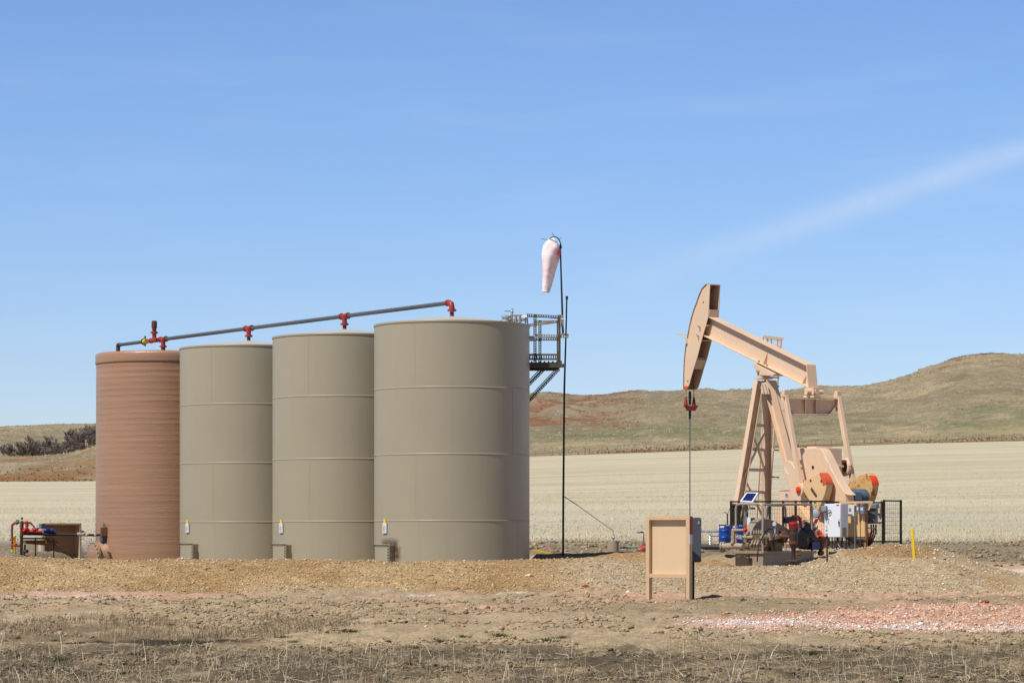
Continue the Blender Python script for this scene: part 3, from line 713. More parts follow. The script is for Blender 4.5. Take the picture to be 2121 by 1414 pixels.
rock(1212, 1215, 0.06, RK2, 'brick red rock at the foot of the gravel bank')
rock(480, 1181, 0.05, RK3, 'dark grey stone on the golden gravel bank before the tanks')
rock(2040, 1248, 0.06, RK2, 'dark red rock on the pink shale road')
rock(1400, 1279, 0.055, RK3, 'dark clod on bare dirt below the blank board')

tuft_m = attr_mat('weed_green', 0.7, (20, 0.2))
for i, (u, v, s) in enumerate([(727, 1308, 1.2), (412, 1320, .8), (587, 1320, .9), (612, 1329, .7), (857, 1342, 1.2), (912, 1330, 1.3), (957, 1320, 1.1), (1032, 1318, 1.3), (852, 1370, .8), (32, 1360, 1), (122, 1366, 1.2), (287, 1354, .9), (40, 1322, .8), (115, 1327, .8), (1130, 1327, 1.5), (1165, 1321, 1.1), (1682, 1355, 1.3), (1270, 1372, .8)]):
    p = on_ground(u, v); K = 170
    th = RNG.uniform(0, 6.28, K); rr_ = np.abs(RNG.normal(0, .05, K)) * s; hh = RNG.uniform(.012, .045, K) * s
    bx, by = np.cos(th) * rr_ * 1.5, np.sin(th) * rr_; w_ = .0032 * s
    V = np.stack([np.stack([bx - w_, by, 0 * bx - .01], -1), np.stack([bx + w_, by, 0 * bx - .01], -1), np.stack([bx * 1.5 + RNG.normal(0, .01, K), by * 1.4, hh], -1)], 1).reshape(-1, 3)
    cg = np.repeat(np.array([S(70, 84, 44), S(88, 100, 56), S(56, 66, 36)])[RNG.integers(0, 3, K)], 3, 0)
    o = soup('weed_tuft', V, np.arange(3 * K).reshape(-1, 3), tuft_m, cg); o.location = p
    tag(o, 'small dark green weed tuft growing in the bare foreground dirt', 'weed', 'green weed tufts on the dirt')
# ================================================================== leafless trees in the hollow
bark = paint('grey_bark', S(112, 100, 92), 0.95, 0.15, 2)
twigm = paint('grey_twig', S(136, 120, 110), 0.95, 0.18, 0.5)
def bare_tree(seed, hgt, spread):
    r = random.Random(seed); tr, tw = MB(), MB()
    def grow(p, d, l, rd, dep):
        q = p + d * l; mid = p + d * l * .5 + Vector((r.uniform(-.06, .06), r.uniform(-.06, .06), 0)) * l
        (tr if dep < 2 else tw).tube([p, mid, q], [rd, rd * .85, rd * .7], 4 if dep < 2 else 3, False)
        if dep >= 4: return
        for k in range(r.choice([3, 4]) if dep < 3 else 7):
            a = r.uniform(0, 6.28); t = r.uniform(.35, .9) * spread
            nd = (d + Vector((math.cos(a) * t, math.sin(a) * t, r.uniform(-.05, .35)))).normalized()
            grow(p + d * l * r.uniform(.45, 1.0), nd, l * r.uniform(.55, .8), max(rd * .55, .036), dep + 1)
    for k in range(r.choice([2, 3, 3])):
        a = r.uniform(0, 6.28); grow(Vector((math.cos(a) * .25, math.sin(a) * .25, -.3)), Vector((math.cos(a) * .28, math.sin(a) * .28, 1)).normalized(), hgt * .36, .13, 0)
    return tr, tw
protos = []
def tree_at(i, u, Y, s, kind, label):
    p = far_pt(u, Y)
    if kind >= len(protos):
        tr, tw = bare_tree(20 + kind, [7.4, 5.8, 6.6][kind], [0.8, 1.05, 0.95][kind])
        root = thing('bare_tree', (0, 0, 0), label, 'tree', 'leafless trees in the hollow of the hill')
        t1 = tr.build('trunk', bark, root, flip=False); t2 = tw.build('crown', twigm, root, flip=False)
        protos.append((root, [t1, t2])); root.location = p; root.scale = (s, s, s); return
    src, ch = protos[kind]
    root = src.copy(); COL.objects.link(root); root.location = p; root.rotation_euler = (0, 0, i * 1.7); root.scale = (s * random.uniform(.9, 1.25), s, min(s, 1.12) * random.uniform(.8, 1.05)); root['label'] = label
    for c in ch:
        d = c.copy(); COL.objects.link(d); d.parent = root
TR = [(55, 772, 1.25, 0), (20, 768, .8, 1), (78, 770, .95, 2), (35, 774, 1.0, 2), (95, 776, 1.0, 1), (112, 775, .95, 0), (125, 780, 1.0, 2), (140, 784, 1.15, 0), (152, 786, 1.2, 1), (165, 792, 1.2, 2), (178, 796, 1.25, 0), (190, 802, 1.3, 1), (200, 806, 1.35, 2), (66, 780, 1.0, 1), (106, 786, 1.0, 2), (148, 796, 1.1, 1), (8, 772, .5, 2), (172, 786, .9, 1), (90, 768, .7, 2), (132, 770, .75, 1), (212, 810, 1.3, 0), (28, 776, 1.0, 0), (48, 780, 1.1, 2), (72, 784, 1.0, 0), (86, 780, 1.05, 1), (102, 786, 1.1, 0), (118, 788, 1.0, 2), (134, 790, 1.1, 1), (158, 800, 1.2, 0), (184, 806, 1.3, 2), (42, 770, .7, 1), (60, 768, .7, 2), (104, 770, .7, 0), (120, 772, .65, 2), (80, 776, .9, 2), (12, 780, .8, 0), (32, 770, .75, 1), (46, 772, .8, 0), (56, 774, .7, 2), (70, 772, .75, 1), (84, 774, .8, 0), (98, 773, .7, 1), (110, 774, .75, 2), (124, 778, .8, 1), (138, 780, .8, 2), (150, 782, .75, 0), (162, 784, .8, 1), (174, 790, .85, 0), (186, 794, .85, 2), (196, 798, .9, 1)]
for i, t in enumerate(TR):
    tree_at(i, *t, 'grey leafless tree in the thicket on the far hillside')
big = protos[0][0]; big['label'] = 'tallest leafless tree at the open end of the hillside thicket'

# wire fence along the field edge
fp_ = thing('wire_fence', far_pt(1500, 632), 'thin post and wire fence along the far field edge', 'fence')
b = MB(); tops = []
pm = paint('grey_fence_post', S(120, 104, 84), .9, .1, 3)
for i, u in enumerate(np.arange(1110, 2300, 34)):
    p = far_pt(u, 632 + 3 * math.sin(i)); tops.append(p + Vector((0, 0, 1.1)))
    q = MB(); q.tube([p - Vector((0, 0, .2)), p + Vector((random.uniform(-.1, .1), 0, 1.25))], .05, 5); q.build('post', pm, fp_)
for dzz in (0, -.4):
    b.tube([t + Vector((0, 0, dzz)) for t in tops], .012, 3, False)
b.build('wire', M['galv'], fp_, flip=False)

# ================================================================== storage tanks
TB = 0.33
TK = [(936, 64.5, 1.82), (716, 68.6, 1.818), (516, 72.7, 1.82)]
def cylp(c, r, phi, z, out=0.0):
    return Vector((c.x + (r + out) * math.sin(phi), c.y - (r + out) * math.cos(phi), z))
TNAME = ['tan steel storage tank with rust stained hatch and catwalk at its side',
         'tan steel storage tank second along the row from the catwalk',
         'tan steel storage tank standing next to the brown fibreglass tank']
tank_roof = paint('tank_roof_sunlit', S(196, 190, 176), 0.4, 0.03, 1)  # roof colour paled to show high sun on the same tank paint
bolt_m = paint('hatch_bolt', S(70, 64, 54), 0.5, 0.1, 5)
for k, (u, Y, r) in enumerate(TK):
    c = Vector(((u - U0) * Y / F, Y, TB)); th = thing('storage_tank', c, TNAME[k], 'storage tank', 'steel storage tanks in a row')
    hp = [rad(-53.5), rad(-52), rad(-49.5)][k]
    tm = tank_mat('tank_paint', S(161, 152, 128), [(tuple(cylp(Vector((0, 0, 0)), r, rad(a_), z_)), r_) for a_, z_, r_ in ((-59, 1.0, .05), (-55, 1.01, .06), (-50, 1.01, .07), (-45, .99, .08), (-43, .86, .08), (-42.5, .7, .07), (-42.5, .5, .06))] if k == 0 else None)
    prof = []
    zt = 6.10
    def ring(z): return [(r, z - .12), (r, z - .026), (r, z - .020), (r + .006, z - .012), (r + .007, z - .005), (r + .007, z + .005), (r + .006, z + .012), (r, z + .020), (r, z + .026), (r, z + .12)]
    prof = [(r, 0)] + ring(1.524) + ring(3.048) + ring(4.572) + [(r, zt - .2), (r, zt - .055), (r, zt - .05), (r + .014, zt - .045), (r + .016, zt - .01), (r + .012, zt)]
    b = MB(); b.lathe(prof, c, (0, 0, 1), 128, caps=False)
    for rg, ph in ((3, -.465), (1, -.45), (2, .9), (0, 1.0), (2, -2.2), (3, 1.9)):
        z0_, z1_ = TB + 1.524 * rg + .02, TB + min(1.524 * (rg + 1), zt) - .03
        p0, p1 = cylp(c, r, ph, z0_, .000), cylp(c, r, ph, z1_, .000)
        b.bar(p0, p1, .012, .006, (math.sin(ph), -math.cos(ph), 0))
    b.build('shell', tm, th, ang=22)
    b = MB(); b.lathe([(r + .004, zt - .004), (r * .5, zt + .12), (.12, zt + .21), (0.0, zt + .215)], c, (0, 0, 1), 96, caps=False); b.build('roof', tank_roof, th)
    # clean-out hatch
    n_ = Vector((math.sin(hp), -math.cos(hp), 0)); tg = Vector((math.cos(hp), math.sin(hp), 0))
    R = Matrix((tg, -n_, Vector((0, 0, 1)))).transposed(); hc_ = cylp(c, r, hp, TB + .545, .0)
    wv = .62; hv = .88
    b = MB(); b.box(hc_, (wv - .06, .28, hv - .06), R=R); hatch = b.build('hatch', tm, th)
    b = MB(); b.box(hc_ + n_ * .15, (wv, .03, hv), R=R); cov = b.build('cover', tm, hatch, bevel=.006)
    b = MB()
    for i in range(13):
        for s_ in (-1, 1): b.tube([hc_ + n_ * .16 + tg * s_ * (wv / 2 - .025) + Vector((0, 0, (i - 6) * .066)), hc_ + n_ * .19 + tg * s_ * (wv / 2 - .025) + Vector((0, 0, (i - 6) * .066))], .014, 6)
    for i in range(11): b.tube([hc_ + n_ * .16 + tg * (i - 5) * .056 + Vector((0, 0, hv / 2 - .025)), hc_ + n_ * .19 + tg * (i - 5) * .056 + Vector((0, 0, hv / 2 - .025))], .014, 6)
    b.build('bolt_ring', bolt_m, hatch)
    q = hc_ + n_ * .17 + tg * .03
    b = MB(); b.tube([q + tg * -.09 + Vector((0, 0, .02)), q + tg * .09 + Vector((0, 0, .02))], .010, 6)
    b.tube([q + tg * -.05 + Vector((0, 0, .02)), q + tg * -.045 + n_ * .04 + Vector((0, 0, -.12)), q + tg * .045 + n_ * .04 + Vector((0, 0, -.12)), q + tg * .05 + Vector((0, 0, .02))], .011, 6)
    b.build('handle', bolt_m, hatch)
    # contents tag
    lp = [rad(-56), rad(-56), rad(-55)][k]; n2_ = Vector((math.sin(lp), -math.cos(lp), 0)); t2_ = Vector((math.cos(lp), math.sin(lp), 0)); R2 = Matrix((t2_, -n2_, Vector((0, 0, 1)))).transposed()
    lc = cylp(c, r, lp, zv(1093, Y - 1) + 0.0, .02)
    b = MB(); b.box(lc, (.17, .02, .24), R=R2); lab = b.build('placard', M['whitedull'], th)
    b = MB(); b.box(lc + n2_ * .012 + Vector((0, 0, -.02)), (.12, .004, .16), R=R2); b.build('label_sheet', M['paper'], lab)
    b = MB()
    for i in range(6): b.box(lc + n2_ * .0155 + Vector((0, 0, .035 - i * .02)) - t2_ * .01 * (i % 3), (.08 - .012 * (i % 3), .002, .007), R=R2)
    b.build('print_line', M['greydark'], lab)
    b = MB(); b.box(lc + Vector((0, 0, .16)), (.07, .018, .09), R=R2); b.build('yellow_tab', M['yellow'], th)
    if k == 0:
        # gauge hatch and valve on the roof edge, side nozzle
        g0 = P(1058, 666, 65.6); b = MB(); b.lathe([(.09, -.05), (.09, .09), (.12, .10), (.12, .13), (.05, .16)], g0 + Vector((-.12, 0, .0)), n=14); gh = b.build('gauge_hatch', M['galv'], th)
        b = MB()
        for dx in (.02, .12, .22): b.tube([g0 + Vector((dx, .0, -.1)), g0 + Vector((dx, 0, .16))], .03, 6)
        b.tube([g0 + Vector((-.02, 0, .15)), g0 + Vector((.28, 0, .15))], .02, 6); b.build('vent_stub', M['casing'], th)
        b = MB(); b.tube([g0 + Vector((.03, 0, .15)), g0 + Vector((.03, 0, .32))], .025, 8); b.ball(g0 + Vector((.03, 0, .24)), .04, 10); b.build('relief_valve', M['galv'], th)
        b = MB(); b.bar(g0 + Vector((-.15, 0, .25)), g0 + Vector((.0, 0, .25)), .02, .015); b.build('valve_lever', M['blue'], th)
        nz = P(1097, 701, 64.9); b = MB(); b.tube([nz + Vector((-.12, 0, 0)), nz + Vector((.08, 0, 0)), nz + Vector((.13, 0, 0)), nz + Vector((.16, 0, 0))], [.062, .062, .055, .03], 14); b.build('nozzle', M['galv'], th)

# brown fibreglass tank
c1 = Vector(((338 - U0) * 76.8 / F, 76.8, TB)); r1 = 1.85
fib = nodes('fibreglass_brown'); m, nt, bb = fib
v = coords(nt, (0.3, 0.3, 5)); n1_ = noise(nt, v, 1.3, 6, .65); n2_ = noise(nt, coords(nt), 25, 4)
bc_ = S(165, 126, 97)
cl = mix(nt, ramp(nt, n1_, .3, .7), tuple(x * .9 for x in bc_), tuple(x * 1.07 for x in bc_))
cl = mix(nt, ramp(nt, noise(nt, coords(nt), .5, 3), .45, .7, 0, .5), cl, S(170, 132, 104))
nt.links.new(cl, bb.inputs['Base Color']); bb.inputs['Roughness'].default_value = .33; bb.inputs['Specular IOR Level'].default_value = .5
bump(nt, bb, mathn(nt, 'ADD', n2_, mathn(nt, 'MULTIPLY', n1_, 2.2)), .35, .02)
FIB = m
t1 = thing('storage_tank', c1, 'brown fibreglass storage tank with ribbed wall and round bolted manway', 'storage tank')
rr = random.Random(4); prof = []
nz_ = 330
for i in range(nz_ + 1):
    z = 5.93 * i / nz_; wob = (max(math.sin(z * 39 + .5 * math.sin(z * 3)), -.3) * .0034 + rr.uniform(-.001, .001)) * (0.15 + .85 * (z / 6) ** 1.6)
    prof.append((r1 * (1.012 - .012 * z / 6) + wob, z))
b = MB(); b.lathe(prof, c1, (0, 0, 1), 96, caps=False); b.build('shell', FIB, t1, ang=60)
b = MB(); b.lathe([(r1 + .002, 5.90), (r1 + .02, 5.91), (r1 + .028, 5.95), (r1 + .022, 6.08), (r1 + .026, 6.14), (r1 + .01, 6.19), (r1 - .06, 6.215)], c1, (0, 0, 1), 96, caps=False); b.build('rim_band', FIB, t1, ang=60)
b = MB(); b.lathe([(r1 - .05, 6.213), (r1 * .5, 6.28), (0, 6.31)], c1, (0, 0, 1), 64, caps=False); b.build('roof', FIB, t1, ang=60)
mp = rad(-56); n_ = Vector((math.sin(mp), -math.cos(mp), 0)); mc = cylp(c1, r1, mp, zv(1151, 75.6), -.02)
b = MB(); b.lathe([(.44, -.2), (.42, .06), (.34, .14), (.33, .25)], mc, n_, 32, caps=False); mw = b.build('manway', FIB, t1, ang=50)
b = MB(); b.lathe([(.36, .25), (.40, .26), (.40, .32), (.36, .33), (.24, .37), (.0, .385)], mc, n_, 32); b.build('manway_cover', FIB, mw, ang=40)
x_ = n_.cross(Vector((0, 0, 1))); b = MB()
for i in range(20):
    a = i * math.pi / 10; q = mc + (x_ * math.cos(a) + Vector((0, 0, 1)) * math.sin(a)) * .375; b.tube([q + n_ * .32, q + n_ * .37], .022, 7)
b.build('bolt_ring', M['galv'], mw)
lp = rad(-60.5); n_ = Vector((math.sin(lp), -math.cos(lp), 0)); tg = Vector((math.cos(lp), math.sin(lp), 0)); R = Matrix((tg, -n_, Vector((0, 0, 1)))).transposed()
def on1(u, v): return ray_plane(u, v, cylp(c1, r1, lp, 1.5, .05), n_)
b = MB(); b.box(on1(215.5, 1100) - n_ * .0, (.10, .2, .22), R=R); b.build('gauge_box', paint('brown_gauge_box', S(126, 84, 60), .6, .1, 5), t1)
b = MB(); b.box(on1(212.5, 1115), (.2, .1, .16), R=R); b.build('gauge_base', M['greydark'], t1)
b = MB(); b.box(on1(210.5, 1100), (.11, .02, .13), R=R); b.build('label_sheet', M['yellowdull'], t1)
b = MB(); b.box(on1(215, 1087), (.09, .02, .1), R=R); b.build('sticker', M['greengrey'], t1)

# ================================================================== overhead vent line
ZP = 6.97
def tc_(k):
    u, Y, r = TK[k]; return Vector(((u - U0) * Y / F, Y, 0))
A4, A1 = tc_(0), Vector((c1.x, c1.y, 0)); dirp = (A1 - A4).normalized()
vl = thing('vent_pipe', A4 + Vector((0, 0, ZP)), 'dark overhead vent pipe with red couplings running across the tank tops', 'pipe')
up = Vector((0, 0, 1)); E4 = A4 + up * ZP
A2 = A4 + dirp * (tc_(1) - A4).dot(dirp); A3 = A4 + dirp * (tc_(2) - A4).dot(dirp); ends = [A4, A2, A3, A1]
PEND = A4 + dirp * ((A1 - A4).length + 2.85)
pipe = MB(); rp_ = .05
pts = [A4 + dirp * .2, A2 - dirp * .16, A2 + dirp * .16, A3 - dirp * .16, A3 + dirp * .16, A1 - dirp * .18, A1 + dirp * 1.05, PEND - dirp * .08]
for i in range(0, 8, 2):
    b = MB(); b.tube([pts[i] + up * ZP, pts[i + 1] + up * ZP], rp_ if i < 6 else .048, 14); b.build('pipe_run', M['pipegrey'], vl)
def coupling(b, p, d, r=.1): r *= .74; b.tube([p - d * .028, p + d * .028], r, 14); x = d.cross(up) if abs(d.z) < .9 else Vector((1, 0, 0)); b.box(p + x * r, (.035, .035, .035)); b.box(p - x * r, (.035, .035, .035))
b = MB(); b.tube([E4 + dirp * .22, E4 + dirp * .1, E4 + dirp * .03 - up * .03, E4 - up * .1, E4 - up * .2], [.062, .066, .068, .066, .062], 14); coupling(b, E4 + dirp * .18, dirp, .105); coupling(b, E4 - up * .18, up, .12); b.build('elbow', M['red'], vl)
for p in (A2, A3, A1):
    q = p + up * ZP; b = MB(); b.tube([q - dirp * .19, q + dirp * .19], .064, 14); b.tube([q, q - up * .2], .062, 14)
    coupling(b, q - dirp * .16, dirp, .11); coupling(b, q + dirp * .16, dirp, .11); coupling(b, q - up * .2, up, .115); b.build('tee', M['red'], vl)
for i, p in enumerate(ends):
    b = MB(); zt = 6.53 if i < 3 else 6.74
    b.tube([p + up * (ZP - .22), p + up * (ZP - .34), p + up * (ZP - .36), p + up * zt], [.048, .048, .06, .06], 12); b.build('riser', M['rustpipe'], vl)
q = A1 + up * ZP + dirp * .55
b = MB(); b.tube([q - dirp * .2, q + dirp * .2], .064, 12); b.tube([q, q + up * .25], .06, 12); coupling(b, q + up * .22, up, .12); coupling(b, q + dirp * .2, dirp, .1); b.build('cross_fitting', M['red'], vl)
b = MB(); b.tube([q + up * .25, q + up * .32, q + up * .36, q + up * .5, q + up * .55], [.055, .06, .078, .078, .066], 12); b.build('relief_cap', M['rusty'], vl)
q = A1 + up * ZP + dirp * 1.12
b = MB(); b.tube([q - dirp * .1, q + dirp * .06], .075, 14); b.build('union_ring', M['yellowdull'], vl)
b = MB(); b.torus(q + dirp * .07, dirp, .08, .022, 14, 6); b.bar(q + up * .08, q + up * .16, .04, .03); b.bar(q - up * .08, q - up * .13, .04, .03); b.build('clamp', M['blackmatte'], vl)
b = MB(); q = PEND + up * ZP; b.tube([q - dirp * .12, q, q - up * .05, q - up * .2], .06, 12); b.tube([q - up * .1, q - up * .66], .05, 12); b.build('down_elbow', M['rustpipe'], vl)

# ================================================================== catwalk platform at the tank top
pf = thing('access_platform', P(1130, 760, 65.6), 'perforated steel catwalk platform braced off the tank top', 'platform')
def perf(b, p0, p1, w, nrm, t=.006):
    p0, p1 = Vector(p0), Vector(p1); a = (p1 - p0); L = a.length; a.normalize(); nrm = Vector(nrm); x = a.cross(nrm).normalized()
    for s_ in (-1, 1): b.bar(p0 + x * s_ * w * .36, p1 + x * s_ * w * .36, w * .28, t, nrm)
    n = max(2, int(L / .055))
    for i in range(n + 1):
        q = p0 + a * min(max(L * i / n, .014), L - .014); b.bar(q - x * w * .22, q + x * w * .22, .028, t, nrm)
def angle(b, p0, p1, w, n1, n2):
    p0, p1 = Vector(p0), Vector(p1); a = (p1 - p0).normalized(); n1, n2 = Vector(n1), Vector(n2)
    perf(b, p0 + n2 * 0, p1 + n2 * 0, w, n1); b_ = n2.normalized() * 0
    s1 = a.cross(n1).normalized() * w / 2
    perf(b, p0 + s1 + n1 * -w / 2, p1 + s1 + n1 * -w / 2, w, n2)
Yf, Yb_ = 65.2, 66.5
def pp_(u, v, Y): return P(u, v, Y)
FX = (0, -1, 0); SX = (1, 0, 0); UPV = (0, 0, 1)
xl, xr = P(1108, 0, Yf).x, P(1158, 0, Yf).x; xw = .47
zt_, zm_, zk_, zd_ = zv(652, Yf), zv(694, Yf), zv(739, Yf), zv(757, Yf)
xa = P(1091, 0, Yf).x
def post(x, y, z0_, z1_):
    b = MB(); angle(b, (x, y, z0_), (x, y, z1_), .07, FX, SX); b.build('post', M['perf'], pf, flip=False)
post(xl, Yf, zd_, zt_); post(xr, Yf, zd_, zt_); post(xl + .13, Yb_, zd_, zt_ - .03); post(xr, Yb_, zd_, zt_ - .03); post(xa, Yf + .8, zv(735, Yf), zt_)
def rail(p0, p1, w=.06, n1=FX, n2=UPV, nm='rail', mt=None):
    b = MB(); angle(b, p0, p1, w, n1, n2); b.build(nm, mt or M['perf'], pf, flip=False)
pl_ = paint('sunlit_perforated_angle', S(150, 136, 112), .6, .1, 6)  # lighter copy of the angle steel, sunlight put into the colour
rail((xa, Yf + .02, zt_), (xr + .04, Yf + .02, zt_ - .05)); rail((xl, Yf + .02, zm_), (xr + .22, Yf + .02, zm_ - .03), mt=pl_); rail((xl, Yb_, zm_), (xr, Yb_, zm_)); rail((xl, Yb_, zt_ - .06), (xr, Yb_, zt_ - .06), mt=pl_)
rail((xr + .03, Yf, zt_ - .04), (xr + .03, Yb_, zt_ - .04), n1=SX); rail((xr + .03, Yf, zm_), (xr + .03, Yb_, zm_), n1=SX)
rail((xa, Yf + .85, zt_ - .05), (P(1022, 0, 65.9).x, 65.95, zt_ - .12)); rail((P(1062, 0, 65.9).x, 66.2, zt_ - .22), (xr, Yb_ + .03, zt_ - .05), mt=pl_)
b = MB(); perf(b, (xw - .1, Yf - .01, zk_), (xr + .03, Yf - .01, zk_), .15, FX); b.build('toe_board', M['perf'], pf, flip=False)
b = MB(); b.box(((xw + xr) / 2 - .05, (Yf + Yb_) / 2, zd_ + .06), (xr - xw + .15, Yb_ - Yf - .05, .04))
for i in range(9): b.box((xw - .1 + i * .1, (Yf + Yb_) / 2, zd_ + .1), (.03, Yb_ - Yf - .06, .03))
b.build('deck', M['perf'], pf)
for y_, xe in ((Yf, P(1170, 0, Yf).x), (Yb_, xr)):
    b = MB(); b.bar((xw - .25, y_, zd_), (xe, y_, zd_), .06, .09); perf(b, (xw - .25, y_ - .035, zd_ + .0), (xe, y_ - .035, zd_), .08, FX); b.build('deck_beam', M['perf'], pf)
b = MB(); angle(b, P(1158, 764, Yf), P(1085, 842, Yf - .2), .07, FX, (.7, 0, .7)); b.build('brace', M['perf'], pf, flip=False)
b = MB(); angle(b, P(1126, 765, Yb_ - .2), P(1080, 812, Yb_ - .5), .08, FX, (.7, 0, .7)); b.build('brace', M['perf'], pf, flip=False)

# ================================================================== windsock
Yw = 66.3
ws = thing('windsock', P(1164, 700, Yw), 'faded pink windsock hanging limp on a thin black mast above the catwalk', 'windsock')
b = MB(); b.tube([P(1166, 690, Yw), P(1164.5, 640, Yw), P(1162, 560, Yw), P(1160.5, 506, Yw)], [.026, .024, .02, .018], 8); b.build('mast', M['blackmatte'], ws)
b = MB(); b.bar(P(1164, 652, Yw), P(1165, 678, Yw), .06, .06, (0, 1, 0)); b.build('mast_bracket', M['casing'], ws)
ctr = [(1153, 502, .14), (1147, 506, .19), (1142.5, 514, .215), (1140, 525, .215), (1138.5, 540, .20), (1137, 555, .172), (1135.5, 570, .148), (1133.5, 585, .12), (1131.5, 597, .098), (1130.3, 605, .088)]
m, nt, bb = nodes('windsock_fabric')
wv_ = coords(nt, (1, 1, 1)); nn = noise(nt, wv_, 1.6, 2); cl = mix(nt, ramp(nt, nn, .4, .62), S(250, 218, 220), S(252, 236, 234)); ra_ = N(nt, 'ShaderNodeAttribute', attribute_name='redness'); cl = mix(nt, ra_.outputs['Fac'], cl, S(224, 84, 96)); nt.links.new(cl, bb.inputs['Base Color']); bb.inputs['Roughness'].default_value = .7
bb.inputs['Subsurface Weight'].default_value = 0.0
bump(nt, bb, noise(nt, coords(nt, (1, 1, 2.5)), 7, 3), .25, .02)
b = MB(); pts, rs = [], []
for i in range(len(ctr) - 1):
    for j in range(4):
        t = j / 4; u, v, r = [ctr[i][q] * (1 - t) + ctr[i + 1][q] * t for q in range(3)]
        pts.append(P(u, v, Yw)); rs.append(r * (1 + random.uniform(-.022, .022)))
pts.append(P(*ctr[-1][:2], Yw)); rs.append(ctr[-1][2])
b.tube(pts, rs, 26, False)
cpath = []
for i, vv in enumerate(b.v):       # a long fold down the sock and small creases
    rg, j = divmod(i, 26); a = j / 26 * 6.283; k = 1 + .09 * math.cos(3 * a + rg * .08) * min(1, rg / 6) + .05 * math.cos(5 * a - rg * .2)
    b.v[i] = pts[rg] + (vv - pts[rg]) * k
rv_ = []
for i, vv in enumerate(b.v):
    rg = i // 26; cv = vv - pts[rg]; e_ = (cv.x / rs[rg] - .45) / .35
    rv_.append(max(0, min(1, e_)) * max(0, min(1, (17 - rg) / 6)))
sk = b.build('sock', m, ws, ang=70, flip=False)
at_ = sk.data.attributes.new('redness', 'FLOAT', 'POINT'); at_.data.foreach_set('value', rv_)
b = MB(); b.tube([P(1130.6, 602, Yw), P(1130.3, 604, Yw)], .078, 18); b.build('sock_mouth', M['redbright'], ws)
b = MB(); hp_ = [(1136, 499, -.1), (1140, 493, -.17), (1148, 490, -.2), (1154, 492, -.17), (1159, 498, -.1), (1162, 507, 0), (1161, 517, .12), (1154, 523, .2), (1145, 519, .2), (1138, 509, .05), (1136, 499, -.1)]; b.tube([P(u, v, Yw + d_) for u, v, d_ in hp_], .013, 6); b.build('hoop', M['blackmatte'], ws)
b = MB(); b.tube([P(1138, 497.5, Yw - .12), P(1122, 494.5, Yw - .2)], .006, 5); b.tube([P(1148.5, 490.5, Yw - .2), P(1143.5, 482, Yw - .2)], .006, 5); b.tube([P(1157, 496, Yw - .12), P(1163, 492, Yw - .1)], .006, 5); b.tube([P(1160, 508, Yw - .02), P(1162, 514, Yw)], .03, 8); b.build('swivel_wire', M['blackmatte'], ws)

# tall black pole, its stay tube, stub casing with valve
Yp = 66.0
tp = thing('pole', P(1166.5, 1153, Yp), 'tall slender black pole standing beside the catwalk and tanks', 'pole')
b = MB(); b.tube([P(1166.3, 1160, Yp), P(1166.8, 1030, Yp), P(1169, 800, Yp), P(1172, 700, Yp), P(1174, 618, Yp)], [.026, .026, .024, .02, .018], 9); b.build('shaft', M['blackmatte'], tp)
b = MB(); b.tube([P(1174, 620, Yp), P(1174.1, 613, Yp)], .03, 8); b.build('cap', M['blackmatte'], tp)
b = MB(); b.bar(P(1162, 692, Yp), P(1178, 694, Yp), .05, .05); b.build('cross_bracket', M['casing'], tp)
b = MB(); b.tube([P(1074, 655, Yp + .3), P(1130, 657, Yp + .1), P(1172, 661, Yp), P(1173, 666, Yp)], .012, 6); b.build('tubing', M['galv'], tp)
st = thing('stay_rod', P(1270, 1102, 68.5), 'thin grey sloping rod from the black pole down to the stub casing', 'rod')
b = MB(); b.tube([P(1169, 1028, Yp), P(1195, 1045, Yp + .6)], .010, 6); b.build('black_section', M['blackmatte'], st)
b = MB(); b.tube([P(1195, 1045, Yp + .6), P(1270, 1099, 69.6), P(1271, 1106, 69.6)], .009, 6); b.build('grey_section', M['galv'], st)
cs = thing('pipe_casing', P(1270, 1150, 69.6), 'short tan stub casing with small valve on top near the pole', 'pipe')
b = MB(); b.lathe([(.142, -.1), (.142, .36), (.135, .375), (.02, .38)], P(1270, 1150, 69.6), n=24); b.build('casing', M['casing'], cs)
q = P(1271, 1119, 69.6); b = MB(); b.tube([q, q + up * .17], .014, 8); b.ball(q + up * .075, .035, 10); b.torus(q + Vector((-.05, -.03, .075)), (1, .3, 0), .035, .01, 12, 5); b.build('valve', M['galv'], cs)

# flow line fittings either side of the blank board
Yl = 69.5
fl = thing('flow_line', P(1310, 1134, Yl), 'pale green pipe with blue union leading from the stub casing', 'pipe')
b = MB(); b.tube([P(1283, 1133.5, Yl), P(1292, 1133.5, Yl)], .02, 8); b.build('rust_nipple', M['rustpipe'], fl)
b = MB(); b.tube([P(1290, 1133.5, Yl), P(1294, 1133.5, Yl)], .042, 10); b.build('union', M['blue'], fl)
b = MB(); b.tube([P(1294, 1133.5, Yl), P(1300, 1133, Yl)], .022, 8); b.build('nipple', M['rustpipe'], fl)
b = MB(); b.tube([P(1300, 1132.5, Yl), P(1342, 1131.5, Yl)], .024, 8); b.build('pipe_run', M['green'], fl)
rv = thing('check_valve', P(1330, 1148, Yl), 'red flanged check valve partly hidden by the blank board', 'valve')
b = MB(); b.tube([P(1319, 1149, Yl), P(1330, 1143, Yl)], .1, 12); b.build('foot_pipe', M['rustpipe'], rv)
b = MB(); b.tube([P(1326, 1142, Yl), P(1334, 1137, Yl), P(1346, 1135, Yl)], [.13, .12, .1], 14); b.tube([P(1324, 1143, Yl), P(1326, 1142, Yl)], .16, 14); b.tube([P(1334, 1135, Yl), P(1336, 1126, Yl)], .06, 10); b.build('body', M['red'], rv)
vs_ = thing('gauge_riser', P(1333, 1135, Yl), 'thin rusty riser with a small side valve beside the blank board', 'pipe')
